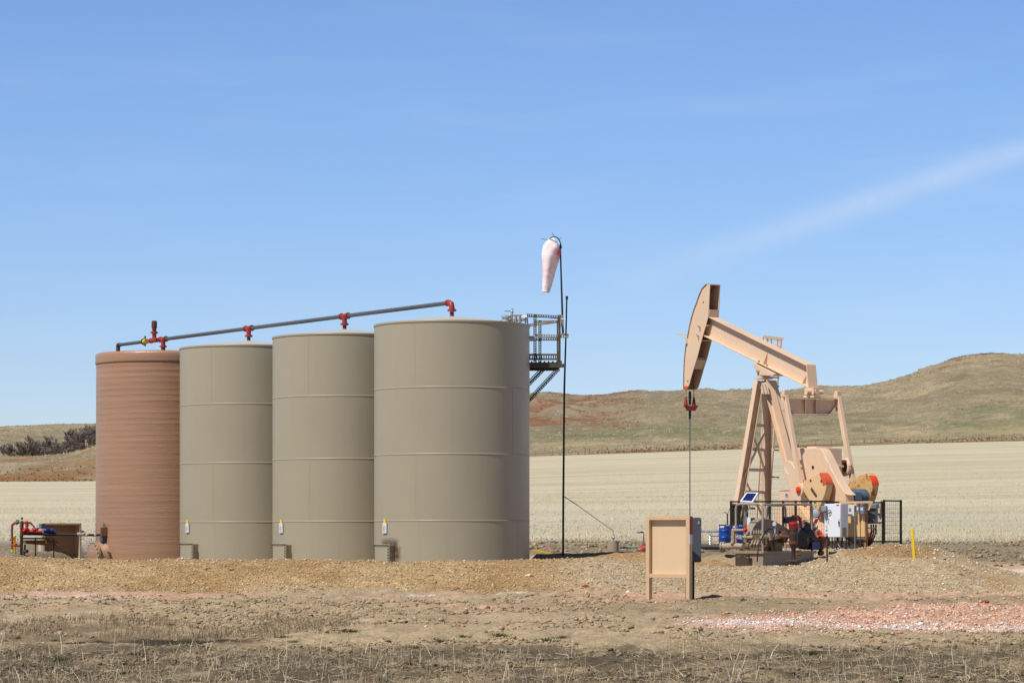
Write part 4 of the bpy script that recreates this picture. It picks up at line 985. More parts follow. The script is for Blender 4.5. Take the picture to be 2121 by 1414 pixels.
b = MB(); b.tube([P(1333.5, 1140, Yl), P(1333.5, 1104, Yl)], .012, 7); b.tube([P(1333.5, 1102, Yl), P(1324, 1101, Yl)], .02, 8); b.build('riser', M['rustpipe'], vs_)
b = MB(); b.tube([P(1326, 1101, Yl), P(1321, 1101, Yl)], .035, 8); b.tube([P(1323, 1101, Yl), P(1323, 1097, Yl)], .018, 6); b.tube([P(1321, 1101, Yl), P(1317.5, 1101.5, Yl)], .022, 7); b.build('valve', M['galv'], vs_)
Yh = 71.0
hl = thing('wrapped_pipe', P(1480, 1110, Yh), 'silver foil wrapped pipe branch beside the blue drum', 'pipe')
b = MB(); pts = [P(1440 + i * 1.6, 1099.5 + (.6 if i % 2 else -.6), Yh) for i in range(40)]; b.tube(pts, [.032 if i % 2 else .04 for i in range(40)], 8)
pts = [P(1490 - i * 1.4, 1108 + (.6 if i % 2 else -.6) + max(0, i - 12) * 0, Yh - .2) for i in range(15)]; b.tube(pts, [.032 if i % 2 else .042 for i in range(15)], 8)
pts = [P(1471 + (.5 if i % 2 else -.5), 1107 + i * 1.6, Yh - .2) for i in range(14)]; b.tube(pts, [.03 if i % 2 else .04 for i in range(14)], 8)
pts = [P(1472 + (.5 if i % 2 else -.5), 1100 + i * 1.4, Yh - .1) for i in range(6)]; b.tube(pts, .034, 8)
b.build('foil_wrap', M['foil'], hl)
# ================================================================== pump jack
AL = rad(60); e1 = Vector((math.cos(AL), -math.sin(AL), 0)); e2 = Vector((math.sin(AL), math.cos(AL), 0)); UZ = Vector((0, 0, 1))
YJ = 85.0; C0 = P(1582, 765, YJ)
def BP(u, v, off=0.0): return ray_plane(u, v, C0 + e2 * off, e2)
PAD = 1.08
pj_ = thing('pump_jack', (C0.x, C0.y, PAD), 'tan oil pump jack with tilted walking beam and orange tipped counterweights', 'pump jack')
TAN = M['tan']
hw = .165
A_, B_ = BP(1468, 655.5, -hw) + e2 * hw, BP(1669.8, 755, -hw) + e2 * hw
D_, E_ = BP(1457, 696, -hw) + e2 * hw, BP(1674.2, 803.5, -hw) + e2 * hw
def par(a, b): return (b - a).normalized()
A_ = A_ - par(A_, B_) * .25; D_ = D_ - par(D_, E_) * .25
bm = MB(); nt_ = par(A_, B_).cross(e2); nt_ = nt_ if nt_.z > 0 else -nt_; nb_ = par(D_, E_).cross(e2); nb_ = nb_ if nb_.z > 0 else -nb_
ft = .035
for (p, q, nn, s_) in ((A_, B_, nt_, -1), (D_, E_, nb_, 1)):
    bm.prism([p - e2 * hw, q - e2 * hw, q + e2 * hw, p + e2 * hw], nn * ft * s_)
bm.prism([A_ - nt_ * ft - e2 * .012, B_ - nt_ * ft - e2 * .012, E_ + nb_ * ft - e2 * .012, D_ + nb_ * ft - e2 * .012], e2 * .024)
beam = bm.build('walking_beam', TAN, pj_, bevel=.006)
bm = MB(); bm.prism([B_ - e2 * (hw + .004) + nt_ * .004, E_ - e2 * (hw + .004) - nb_ * .004, E_ + e2 * (hw + .004) - nb_ * .004, B_ + e2 * (hw + .004) + nt_ * .004], e1 * .03); bm.build('end_plate', TAN, beam)
def gus(b, u, vt, vb, w=.14):
    p, q = BP(u, vt, -.012), BP(u - 3, vb, -.012); b.prism([p, q, q - e2 * w], e1 * .02)
bm = MB(); gus(bm, 1590, 727, 755); gus(bm, 1670, 775, 797)
bm.build_each('gusset', TAN, beam)
bm = MB()
for (u, v) in ((1572, 750), (1589, 758.5)): q = BP(u, v, -.12); bm.tube([q + UZ * .0, q + UZ * .05], .025, 6)
bm.build_each('flange_bolt', M['greydark'], beam)
# saddle
bm = MB(); pts = [(1560.3, 751.5), (1605, 774), (1601, 778), (1590, 778), (1569, 776.5), (1565.7, 767), (1560.3, 757)]
bm.prism([BP(u, v, -.2) for u, v in pts], e2 * .4); bm.build('saddle_bearing', TAN, pj_, bevel=.01)
bm = MB(); q = BP(1571, 769, -.2); bm.tube([q, q - e2 * .05], .055, 12); bm.build('bearing_cap', M['signbrown'], pj_)
# horse head
NEAR = [(1470.5, 588.5), (1464, 589.5), (1455.3, 597.6), (1449, 612), (1443.7, 627.3), (1438, 642), (1433, 659), (1428.8, 677), (1425.6, 695.2), (1422.5, 711), (1420.3, 727), (1418.7, 744), (1417.8, 761), (1417.3, 780), (1417.0, 799), (1417.0, 806), (1421.4, 806), (1424.5, 802.5), (1427, 797), (1437.3, 761), (1444.7, 737.6), (1453.2, 703.7), (1460, 680), (1467, 655), (1468, 640)]
hh = .2; near = [BP(u, v, -hh) for u, v in NEAR]
bm = MB(); bm.prism(near, e2 * .02); head = bm.build('horse_head', TAN, pj_)
bm = MB(); bm.prism([p + e2 * (2 * hh - .02) for p in near], e2 * .02); bm.build('side_plate', TAN, head)
arc = near[1:16]; bm = MB()
for i in range(len(arc) - 1):
    bm.prism([arc[i] - e2 * .02, arc[i + 1] - e2 * .02, arc[i + 1] + e2 * (2 * hh + .02), arc[i] + e2 * (2 * hh + .02)], (arc[i + 1] - arc[i]).normalized().cross(e2).normalized() * -.03)
bm.build('wrap_plate', paint('cable_worn_plate', S(150, 108, 78), .6, .12, 4, rust=(S(104, 66, 44), .55, 6)), head, ang=30)
bm = MB(); bm.prism([near[0] + e2 * .02, near[1] + e2 * .02, near[1] + e2 * (2 * hh - .02), near[0] + e2 * (2 * hh - .02)], -UZ * .02)
def webp(u, v, u2, v2): p, q = BP(u, v, -hh) + e2 * .02, BP(u2, v2, -hh) + e2 * .02; w_ = e2 * (2 * hh - .04); bm.prism([p, q, q + w_, p + w_], (q - p).normalized().cross(e2) * .03)
webp(1468, 641, 1466, 655); webp(1441, 744, 1433, 763); webp(1463, 672, 1446, 677); webp(1434, 700, 1452, 706); webp(1440, 741, 1430, 738)
bm.build_each('web_plate', TAN, head)
bm = MB(); tip = [p - e2 * .003 for p in (BP(1417.2, 799.5, -hh), BP(1417.1, 806.2, -hh), BP(1421.4, 806.2, -hh), BP(1424.6, 802.6, -hh), BP(1426, 799.5, -hh))]; bm.prism(tip, -e2 * .004); bm.build('orange_tip', M['orange'], head)
bm = MB()
for u, v in ((1457, 626), (1424.7, 789)): q = BP(u, v, -hh); bm.tube([q - e2 * .004, q + e2 * .004], .03, 12)
bm.build_each('pin_hole', M['blackmatte'], head)
bm = MB()
for u, v in ((1449, 674), (1446.5, 693)):
    q = [BP(u - 2.2, v + 1.5, -hh) - e2 * .02, BP(u - .5, v - 1.6, -hh) - e2 * .05, BP(u + 2.2, v - .5, -hh) - e2 * .05, BP(u + 1.2, v + 12, -hh) - e2 * .02]; bm.tube(q, .014, 6)
bm.build_each('lifting_hook', TAN, head)
bm = MB(); a_ = BP(1424, 702, -hh); t_ = BP(1403.5, 691.5, 0); a2 = BP(1426, 694, hh)
bm.bar(a_, t_, .03, .03); bm.bar(a2, t_, .03, .03); bm.box(BP(1423.5, 706, -hh), (.1, .08, .18)); bm.build('cable_guide', TAN, head)
# bridle, carrier bar, polished rod
br = MB(); fr_ = BP(1429, 806, 0)
zc_ = zv(840, fr_.y)
for s_ in (-1, 1): q = fr_ + e2 * s_ * .155 - UZ * 0; br.tube([q + UZ * .1, Vector((q.x, q.y, zc_ + .22))], .014, 6)
br.build_each('bridle_cable', M['casing'], pj_)
br = MB()
for s_ in (-1, 1): q = fr_ + e2 * s_ * .155; br.tube([Vector((q.x, q.y, zc_ + .28)), Vector((q.x, q.y, zc_ + .1)), Vector((q.x, q.y, zc_ - .05))], [.03, .055, .075], 8)
q = fr_; q = Vector((q.x, q.y, zc_ - .06)); br.prism([q - e2 * .25 + UZ * .08, q - e2 * .12 - UZ * .1, q + e2 * .12 - UZ * .1, q + e2 * .25 + UZ * .08, q + e2 * .1 + UZ * .05, q - e2 * .1 + UZ * .05], e1 * .14); br.build('carrier_bar', M['red'], pj_)
br = MB(); br.tube([Vector((q.x, q.y, zv(810, q.y))), Vector((q.x, q.y, zc_ + .02))], .036, 8)
for i in range(6): br.tube([Vector((q.x, q.y, zc_ + .1 + i * .06)), Vector((q.x, q.y, zc_ + .13 + i * .06))], .05, 8)
br.tube([Vector((q.x, q.y, zc_ - .1)), Vector((q.x, q.y, zc_ - .42))], .04, 8); br.build('rod_clamp', M['blackmatte'], pj_)
br = MB(); br.tube([Vector((q.x, q.y, zc_ - .1)), Vector((q.x, q.y, 1.3))], .017, 8); br.build('polished_rod', M['pipegrey'], pj_)
WELL = Vector((q.x, q.y, 0))
# samson post
ztop = zv(783, YJ); PT = Vector((C0.x, C0.y, ztop))
def leg(nm, top, bot, w, h, upv, t=.02):
    b = MB(); b.ibeam(top, bot, w, h, t, upv); return b.build(nm, TAN, pj_)
zb_ = PAD + .1
LA = ray_plane(1518, 1100, C0 - e2 * .78, e2); LBt = BP(1588.5, 790, .2)
tA = BP(1572, 788, -.12); tB = BP(1588, 788, .12); tC = BP(1590, 790, 0)
bA = ray_plane(1513, 1130, (0, 0, zb_), UZ) if False else None
def down(p, q, z): t = (z - p.z) / (q.z - p.z); return p + (q - p) * t
qA = BP(1532, 1030, -.75); leg('leg', tA, down(tA, qA, zb_), .20, .24, e2)
qB = BP(1587.5, 1030, .75); leg('leg', tB, down(tB, qB, zb_), .20, .24, e2)
qC = BP(1641, 985, -.1); leg('rear_leg', tC, down(tC, qC, zb_ + .6), .24, .22, e1)
qC2 = BP(1652, 985, .25); leg('rear_leg', tC + e2 * .18, down(tC + e2 * .18, qC2, zb_ + .6), .16, .2, e1)
b = MB(); b.box(PT, (.42, .42, .05), rz=-AL); b.tube([PT + UZ * .03, PT + UZ * .12], .2, 16); b.build('post_cap', TAN, pj_)
b = MB(); pl = [BP(u, v, -.26) for u, v in ((1577, 793), (1587, 791), (1593, 816), (1576, 815))]; b.prism(pl, e2 * .02)
pb_ = b.build('gusset_plate', TAN, pj_); b = MB()
for u, v in ((1580, 796), (1581, 801), (1582, 806), (1583, 811), (1586, 796), (1587, 801), (1588.5, 806), (1590, 811)): q = BP(u, v, -.265); b.tube([q - e2 * .04, q + e2 * .01], .022, 6)
b.build('bolt_group', M['galv'], pb_)
def lerpz(p, q, z): return down(p, q, z)
b = MB()
for v in (880, 930, 972, 1018):
    z = zv(v, YJ); b.bar(lerpz(tA, qA, z), lerpz(tB, qB, z), .07, .09)
b.build_each('cross_bar', TAN, pj_)
b = MB(); z1, z2 = zv(885, YJ), zv(985, YJ); b.bar(lerpz(tA, qA, z1), lerpz(tB, qB, z2), .05, .05); b.bar(lerpz(tB, qB, z1), lerpz(tA, qA, z2) + e1 * .06, .05, .05); z3 = zv(1085, YJ)
b.bar(lerpz(tA, qA, z2), lerpz(tB, qB, z3), .05, .05); b.build_each('cross_brace', TAN, pj_)
# ladder with safety cage, leaning on the far side
ld = MB(); YLd = 86.2
l0, l1 = P(1580, 800, YLd), P(1564, 1130, YLd); r0, r1_ = P(1606, 720, YLd), P(1588, 1130, YLd)
l0 = P(1590, 700, YLd + .3); r0 = P(1617, 700, YLd + .3)
for a0, a1 in ((l0, l1), (r0, r1_)): ld.bar(a0, a1, .035, .05, e2)
for i in range(30):
    t = i / 30 + .01; ld.bar(l0 + (l1 - l0) * t, r0 + (r1_ - r0) * t, .022, .022)
ld.build('ladder', TAN, pj_)
b = MB(); ctop = P(1581, 697, YLd), P(1623, 702, YLd)
b.bar(ctop[0], ctop[1], .05, .08)
for u, v0_, v1_ in ((1581, 697, 712), (1589, 697, 716), (1598, 698, 720), (1611, 699, 718), (1618, 700, 720)): b.bar(P(u, v0_, YLd), P(u - 1, v1_, YLd), .035, .04, e2)
b.bar(P(1608, 716, YLd), P(1620, 718, YLd), .04, .05)
b.build('ladder_cage', TAN, pj_)
for v in (781, 799, 816, 868, 931, 987):
    b = MB(); b.bar(P(1596, v, YLd - .1), P(1613, v + 1, YLd - .4), .05, .05); b.build('ladder_bracket', TAN, pj_)
# equalizer and pitman arms
eqL = BP(1627, 824, -.93); eqR = BP(1731, 826, .93); eqc = (eqL + eqR) / 2
def EQ(u, v, o=0.0): return ray_plane(u, v, eqc + e1 * o, e1)
b = MB(); web = [(1627, 825), (1732, 829), (1731, 838), (1717, 857), (1641, 856), (1627, 838)]
b.prism([EQ(u, v, -.02) for u, v in web], e1 * .04)
b.prism([EQ(u, v, -.14) for u, v in ((1622, 823), (1735, 827))] + [EQ(u, v, .14) for u, v in ((1735, 827), (1622, 823))], UZ * .03)
b.prism([EQ(u, v, -.14) for u, v in ((1640, 857), (1717, 858))] + [EQ(u, v, .14) for u, v in ((1717, 858), (1640, 857))], UZ * -.03)
for (ua, va, ub, vb2) in ((1626, 840, 1640, 857), (1732, 840, 1717, 858)): b.prism([EQ(ua, va, -.14), EQ(ub, vb2, -.14), EQ(ub, vb2, .14), EQ(ua, va, .14)], e2 * .025)
for u in (1668, 1690): b.prism([EQ(u, 827, .02), EQ(u, 857, .02), EQ(u, 857, .13), EQ(u, 827, .13)], e2 * .025)
b.build('equalizer', TAN, pj_)
b = MB(); q = BP(1682, 812, 0); b.box(q + UZ * .02, (.3, .44, .2), rz=AL - math.pi / 2); b.tube([q - e1 * .2, q + e1 * .26], .085, 14); b.box(q - UZ * .14, (.34, .5, .06), rz=AL - math.pi / 2)
b.tube([q + e1 * .12 - e2 * .3, q + e1 * .12 + e2 * .3], .07, 12); b.build('equalizer_bearing', TAN, pj_)
pinN, pinF = BP(1650, 1014, -1.16) + e2 * .18, None
pinF = pinN + e2 * 1.96
for s_, pin, top in ((-1, pinN, eqL + e1 * .04), (1, pinF, eqR + e1 * .04)):
    off = e2 * (s_ * .05); b = MB(); t_ = top + off + UZ * .08
    b.bar(t_ + UZ * .02, pin, .15, .13, e2); b.box(t_ + UZ * .06, (.16, .16, .2), rz=-AL)
    b.tube([pin - e2 * .09, pin + e2 * .09], .19, 24)
    b.bar(t_ - e1 * .14 + UZ * .04, t_ - UZ * .45 - e1 * .02, .06, .1, e2)
    pa = b.build('pitman_arm', TAN, pj_, bevel=.01)
    b = MB(); b.tube([pin + e2 * s_ * .09, pin + e2 * s_ * .14], .10, 20); b.tube([pin + e2 * s_ * .135, pin + e2 * s_ * .18], .06, 6); b.build('pin_cap', M['orange'] if s_ < 0 else TAN, pa)
# cranks and weights
def poly(pts, off): return [BP(u, v, off) for u, v in pts]
crank = [(1624, 957), (1632, 953), (1641, 960), (1662, 1003), (1690, 1055), (1712, 1105), (1700, 1125), (1682, 1118), (1660, 1075), (1637, 1020), (1622, 980)]
up_w = [(1661, 1012), (1661, 1003), (1667, 995), (1678, 987), (1688, 981), (1698, 978.5), (1704, 983), (1709, 992), (1711, 1003), (1709, 1019), (1704, 1035), (1697, 1052), (1690, 1062), (1684, 1050), (1672, 1030)]
lo_w = [(1641, 1048), (1654, 1046), (1672, 1072), (1690, 1098), (1700, 1118), (1692, 1130), (1676, 1128), (1655, 1115), (1640, 1090), (1635, 1065)]
def weight(ptsN, near_off, thick, mt, tipm, sgn, tipsel, par_):
    ptsN = curvy(ptsN); tipsel = list(range(tipsel[0] * 4, tipsel[-1] * 4 + 1))
    b = MB(); P0 = [p + e2 * (near_off + 1.03) for p in poly(ptsN, -1.03)]
    b.prism(P0, e2 * thick); w_ = b.build('counterweight', mt, par_, bevel=.02)
    # orange rim tip : proud skin over part of the edge
    c_ = sum(P0, Vector()) / len(P0); b = MB(); t = [P0[i] for i in tipsel]
    for i in range(len(t) - 1):
        a0, a1 = t[i], t[i + 1]; o0, o1 = (a0 - c_).normalized() * .006, (a1 - c_).normalized() * .006
        b.prism([a0 + o0 - e2 * .006, a1 + o1 - e2 * .006, a1 + o1 + e2 * (thick + .006), a0 + o0 + e2 * (thick + .006)], -((o0 + o1) / 2) * 3)
    face = [p - e2 * .004 for p in t] + [c_ + (t[-1] - c_) * .72 - e2 * .004, c_ + (t[0] - c_) * .93 - e2 * .004]
    if par_ is not None and mt is not M['ochre']: b.prism(face, -e2 * .003)
    b.build('painted_tip', tipm, w_)
    return w_
PO = paint('faded_orange_paint', S(214, 92, 56), .5, .1, 4, rust=(S(190, 120, 70), .66, 6))
for nm, coff, woff in (('near', -.84, -1.03), ('far', .56, .66)):
    b = MB(); pc = [p + e2 * (coff + .84) for p in poly(crank, -.84)]; b.prism(pc, e2 * .13); ck = b.build('crank', TAN, pj_, bevel=.015)
    far = nm == 'far'
    if far:
        b = MB(); rc = BP(1750.5, 967, .86); b.torus(rc, e2, .21, .07, 24, 8); b.build('crank_bearing', TAN, ck); b = MB(); b.tube([rc - e2 * .0, rc + e2 * .06], .17, 20); b.build('bearing_core', M['rusty'], ck)
    w1 = weight(up_w, woff, .24, M['ochre'] if far else M['tan_w'], M['orange'] if far else PO, 1, [5, 6, 7, 8] if not far else [6, 7, 8], ck)
    weight(lo_w, woff, .24, M['ochre'] if far else M['tan_w'], PO, 1, [3, 4, 5, 6], ck)
    if not far:
        b = MB()
        for u, v, r in ((1679, 995, .045), (1701, 996, .045), (1688, 1040, .04)): q = BP(u, v, woff - .003); b.tube([q - e2 * .004, q + e2 * .004], r, 10)
        b.prism([BP(u, v, woff - .004) for u, v in ((1681, 1008), (1693, 1026), (1690, 1030), (1679, 1014))], -e2 * .004)
        b.build('slot_mark', M['rustpipe'], w1)
        b = MB(); b.prism([BP(u, v, coff - .004) for u, v in ((1624.5, 968), (1626, 967.5), (1634, 982), (1632, 983))], -e2 * .003); b.build('white_mark', M['white'], ck)
# gear reducer, belt guard, motor
gl = BP(1647, 970, -.42); gx = 1.0; gz0, gz1 = zv(1020, 84.6), zv(932, 84.6)
b = MB(); cB = gl + e1 * gx / 2 + e2 * .5; b.box(Vector((cB.x, cB.y, (gz0 + gz1) / 2)), (gx, 1.0, gz1 - gz0), rz=-(math.pi / 2 - AL) - 0 if False else math.atan2(e1.y, e1.x))
b.box(Vector((cB.x, cB.y, (gz0 + gz1) / 2 + .1)) , (gx + .12, 1.08, .07), rz=math.atan2(e1.y, e1.x))
b.box(Vector((cB.x, cB.y, gz1 + .02)), (gx * .6, .6, .06), rz=math.atan2(e1.y, e1.x))
b.build('gear_reducer', TAN, pj_, bevel=.02)
bgp = [(1660, 963), (1660.5, 950), (1663, 941), (1667.5, 934), (1673, 929.5), (1680, 927.5), (1691, 927.5), (1700, 930), (1706, 937), (1712, 948), (1722, 970), (1735, 996), (1746, 1014), (1750.5, 1022), (1752, 1040), (1752, 1062), (1700, 1066), (1680, 1055), (1672, 1020), (1665, 985)]
bgp = curvy(bgp[:14]) [:-4] + bgp[13:]
b = MB(); b.prism(poly(bgp, -.66), e2 * .30); bgd = b.build('belt_guard', TAN, pj_, bevel=.012)
b = MB(); q = BP(1683.7, 967.5, -.663); b.tube([q, q - e2 * .002], .058, 18); b.build('sight_hole', M['blackmatte'], bgd)
b = MB(); 
wl_ = [(1706.5, 943), (1719, 966), (1731, 990), (1741, 1009)]
for i in range(3): b.bar(BP(*wl_[i], -.662), BP((wl_[i][0] * .35 + wl_[i + 1][0] * .65), (wl_[i][1] * .35 + wl_[i + 1][1] * .65), -.662), .012, .012, e2)
b.build('white_scuff', M['white'], bgd)
b = MB(); q = BP(1770, 1027, -.15); b.tube([q - e2 * .15, q + e2 * .1], .2, 20); b.tube([q + e2 * .1, q + e2 * .42], .185, 20)
for i in range(10): b.tube([q - e2 * (.1 - i * .05), q - e2 * (.085 - i * .05)], .212, 20)
mt_ = b.build('motor', M['bluegrey'], pj_); b = MB(); b.box(q - e2 * .05 + e1 * .19, (.1, .26, .22), rz=math.atan2(e1.y, e1.x)); b.build('terminal_box', M['bluegrey'], mt_)
# pedestal, base skid
b = MB(); ped = [(1616, 1016), (1652, 1013), (1700, 1013), (1712, 1130), (1602, 1130), (1608, 1085)]
b.prism(poly(ped, -.5), e2 * .06); b.prism(poly(ped, .4), e2 * .06)
b.prism([BP(1616, 1016, -.5), BP(1602, 1130, -.5), BP(1602, 1130, -.5) + e2 * .96, BP(1616, 1016, -.5) + e2 * .96], -e1 * .05)
b.prism([BP(1614, 1015, -.52), BP(1700, 1013, -.52), BP(1700, 1013, -.52) + e2 * 1.0, BP(1614, 1015, -.52) + e2 * 1.0], UZ * .05)
pd = b.build('pedestal', TAN, pj_)
fq = [BP(1626, 1020.5, -.504), BP(1633.5, 1020.5, -.504), BP(1633.5, 1033, -.504), BP(1626, 1033, -.504)]
b = MB(); b.prism(fq, -e2 * .003); fl_ = b.build('flag_sticker', M['whitedull'], pd)
def sub(x0_, x1_, y0_, y1_): f = lambda a, c: fq[0] + (fq[1] - fq[0]) * a + (fq[3] - fq[0]) * c - e2 * .005; return [f(x0_, y0_), f(x1_, y0_), f(x1_, y1_), f(x0_, y1_)]
b = MB(); b.prism(sub(.14, .5, .1, .48), -e2 * .002); b.build('canton', M['flagblue'], fl_)
b = MB()
for i in range(5): b.prism(sub(.54, .9, .1 + i * .15, .17 + i * .15), -e2 * .002)
b.prism(sub(.14, .5, .55, .62), -e2 * .002); b.prism(sub(.14, .5, .7, .77), -e2 * .002); b.build('stripe', M['flagred'], fl_)
b = MB(); ctr_ = Vector((C0.x, C0.y, PAD + .06)) + e1 * .8
for s_ in (-.75, .75): b.ibeam(ctr_ + e2 * s_ - e1 * 2.2, ctr_ + e2 * s_ + e1 * 3.2, .2, .26, .03)
for t in (-2.1, -.6, .9, 2.2, 3.1): b.bar(ctr_ + e1 * t - e2 * .8, ctr_ + e1 * t + e2 * .8, .16, .2)
b.build('base_skid', TAN, pj_)
b = MB(); b.box(ctr_ + e1 * .5 - UZ * .17, (6.2, 2.3, .16), rz=math.atan2(e1.y, e1.x)); b.build('concrete_pad', paint('concrete', S(150, 144, 132), .9, .08, 2), pj_)
# brake lever and small frame at the tail
b = MB(); b.bar(P(1826, 1036, 82), P(1824, 1071, 82), .03, .05); b.bar(P(1824, 1064, 82), P(1810, 1064, 82.4), .05, .05); b.bar(P(1812, 1050, 82.4), P(1811, 1064, 82.4), .03, .03); b.bar(P(1812, 1050, 82.4), P(1822, 1050, 82), .02, .02)
b.prism([P(1818, 1064, 82), P(1828, 1066, 82), P(1824, 1076, 82)], Vector((0, .05, 0))); b.build('brake_lever', M['tan_w'], pj_)
# well head below the rod
wh = thing('wellhead', (WELL.x, WELL.y, PAD), 'red wellhead stuffing box under the polished rod behind the blank board', 'wellhead')
b = MB(); b.lathe([(.16, -.1), (.16, .12), (.22, .13), (.22, .2), (.12, .21), (.12, .4), (.06, .42), (.06, .75), (.09, .76), (.09, .85), (.03, .9)], (WELL.x, WELL.y, PAD), n=18); b.build('stuffing_box', M['red'], wh)
# ================================================================== mesh fence panels round the jack
def mesh_panel(label, p0, p1, z0_, z1_, posts, nx=None, gate=None):
    """p0,p1: plan ends; bars lie in the vertical plane through them"""
    p0, p1 = Vector((p0.x, p0.y, 0)), Vector((p1.x, p1.y, 0)); d = (p1 - p0).normalized(); n_ = d.cross(UZ); L = (p1 - p0).length
    t = thing('mesh_fence_panel', p0 + UZ * z0_, label, 'fence panel', 'black mesh fence panels round the pump jack')
    b = MB()
    for z in (z0_, z1_): b.bar(p0 + UZ * z, p1 + UZ * z, .045, .045)
    b.build_each('frame_rail', M['blackmatte'], t)
    for f_ in posts:
        q = p0 + d * L * f_; b = MB(); b.bar(q + UZ * (z0_ - .12), q + UZ * (z1_ + .03), .05, .05, n_); b.build('post', M['blackmatte'], t)
    b = MB(); k = int(L / .075)
    for i in range(1, k): q = p0 + d * L * i / k; b.tube([q + UZ * z0_, q + UZ * z1_], .0032, 4, False)
    kz = int((z1_ - z0_) / .11)
    for i in range(1, kz): z = z0_ + (z1_ - z0_) * i / kz; b.tube([p0 + UZ * z, p1 + UZ * z], .0032, 4, False)
    for o in (k,): pass
    b.build('wire_mesh', M['blackmatte'], t, flip=False)
    return t
YF = 81.0
zt1, zb1 = zv(1040, YF), zv(1121, YF)
mesh_panel('long black mesh fence panel behind the pump skid', P(1514, 0, YF), P(1712, 0, YF - 1.2), zb1, zt1 + .02, (0, .41, .55, .68, .84, 1.0))
mesh_panel('black mesh fence panel mostly covered by the white cabinet and meters', P(1716, 0, YF - 1.2), P(1829, 0, YF + .6), zb1, zt1, (0, .38, 1.0))
t = mesh_panel('black mesh fence panel standing clear next to the yellow marker', P(1831, 0, YF), P(1866, 0, YF + .4), zb1, zt1 + .05, (0, 1.0))
b = MB(); b.bar(P(1812, 1082, YF + .3), P(1829, 1082, YF + .1), .04, .04); b.build('hinge_bar', M['blackmatte'], t)
mesh_panel('black mesh fence panel running back beside the samson post', P(1514, 0, YF), P(1548, 0, YF + 6.5), zb1, zt1 - .05, (0, .5, 1.0))

# ================================================================== pump skid
GM = -40
sk0 = P(1580.4, 1141, 68.0); SM = frame(Vector((sk0.x, sk0.y, 0)), GM)
SA, SB = .84, 2.25; zdk = sk0.z
sk_ = thing('pump_skid', (sk0.x, sk0.y, .8), 'taupe pump skid with hand rails, pipework and red topped engine', 'pump skid')
def sb(): return MB(SM)
b = sb(); b.box((-SA / 2, SB / 2, .86), (SA, SB, .46)); b.build('base', M['taupe'], sk_, bevel=.008)
b = sb(); b.box((-SA / 2, SB / 2, zdk - .03), (SA + .10, SB + .10, .06)); b.build('rim_channel', M['taupe'], sk_, bevel=.006)
b = sb(); b.box((-SA * .42, -.035, .93), (.06, .05, .05)); b.tube([(-SA * .55, -.07, 1.0), (-SA * .45, -.07, 1.0), (-SA * .42, -.07, .9), (-SA * .42, -.07, .78)], .022, 7); b.build('drain_valve', M['rusty'], sk_)
Rr = .028
def rail(pts, mt=M['taupe_light'], r=Rr):
    b = sb(); out = []
    for i, p in enumerate(pts):
        p = Vector(p)
        if 0 < i < len(pts) - 1:
            a, c = Vector(pts[i - 1]), Vector(pts[i + 1]); k = .13
            q0, q1 = p + (a - p).normalized() * k, p + (c - p).normalized() * k
            for j in range(5): t = j / 4; out.append(q0 * (1 - t) ** 2 + p * 2 * t * (1 - t) + q1 * t * t)
        else: out.append(p)
    b.tube(out, r, 10); b.build('hand_rail', mt, sk_)
zr_ = zv(1043, 68)
rail([(-SA + .0, .03, zdk), (-SA + .0, .03, zr_), (-.03, .03, zr_), (-.03, .03, zdk)])
rail([(-.05, .06, zr_ - .02), (-.03, 1.2, zr_), (-.03, SB - .04, zr_), (-.03, SB - .04, zdk)])
rail([(-SA, SB - .9, zdk), (-SA, SB - .9, zr_ - .02), (-SA, SB - .04, zr_ - .02), (-SA, SB - .04, zdk)])
# belt guard of the pump: half disc tapering away
xg = -.42
def SG(u, v, x=xg):
    n_ = SM.to_3x3() @ Vector((1, 0, 0)); return ray_plane(u, v, SM @ Vector((x, .5, 1)), n_)
gp_ = [(1556, 1112), (1557, 1100), (1561, 1090), (1567, 1082), (1575, 1076), (1584, 1073.5), (1593, 1074), (1602, 1077.5), (1615, 1084), (1632, 1094), (1640, 1100), (1640, 1112)]
nx_ = SM.to_3x3() @ Vector((1, 0, 0))
b = MB(); b.prism([SG(u, v) for u, v in gp_], nx_ * -.22); b.build('belt_guard', M['taupe'], sk_, bevel=.01)
# triplex pump : fluid end, valve covers, crankcase
def SP(u, v, x): return SG(u, v, x)
def SL(u, v, y=-.02): return ray_plane(u, v, SM @ Vector((0, y, 1)), SM.to_3x3() @ Vector((0, 1, 0)))
b = MB(); R_ = SM.to_3x3(); c_ = SL(1567, 1114, .2); R_ = SM.to_3x3()
b.box(c_, (.42, .30, .17), R=R_); b.box(SL(1570, 1135, .22), (.46, .34, .16), R=R_); b.build('fluid_end', M['oily'], sk_, bevel=.01)
b = MB()
for i in range(4):
    q = SL(1562 + i * 5, 1103, .18); b.tube([q - UZ * .02, q + UZ * .06], .026, 8); b.tube([q + UZ * .05, q + UZ * .085], .012, 6)
b.build('valve_cover', M['taupe_light'], sk_); b = MB()
for i in range(4):
    q = SL(1560 + i * 6.2, 1120, .05); b.tube([q + UZ * .03, q - UZ * .04 - R_ @ Vector((.04, .02, .05))], .03, 8)
b.build('plunger_cover', M['taupe_light'], sk_)
b = MB(); q = SP(1597, 1124, -.2); b.lathe([(.16, -.3), (.2, -.25), (.2, .2), (.12, .3)], q, R_ @ Vector((0, 1, 0)), 16); b.box(q - UZ * .12, (.36, .5, .2), R=R_); b.box(SP(1588, 1117, -.1), (.2, .12, .3), R=R_); b.build('crankcase', M['oily'], sk_, bevel=.01)
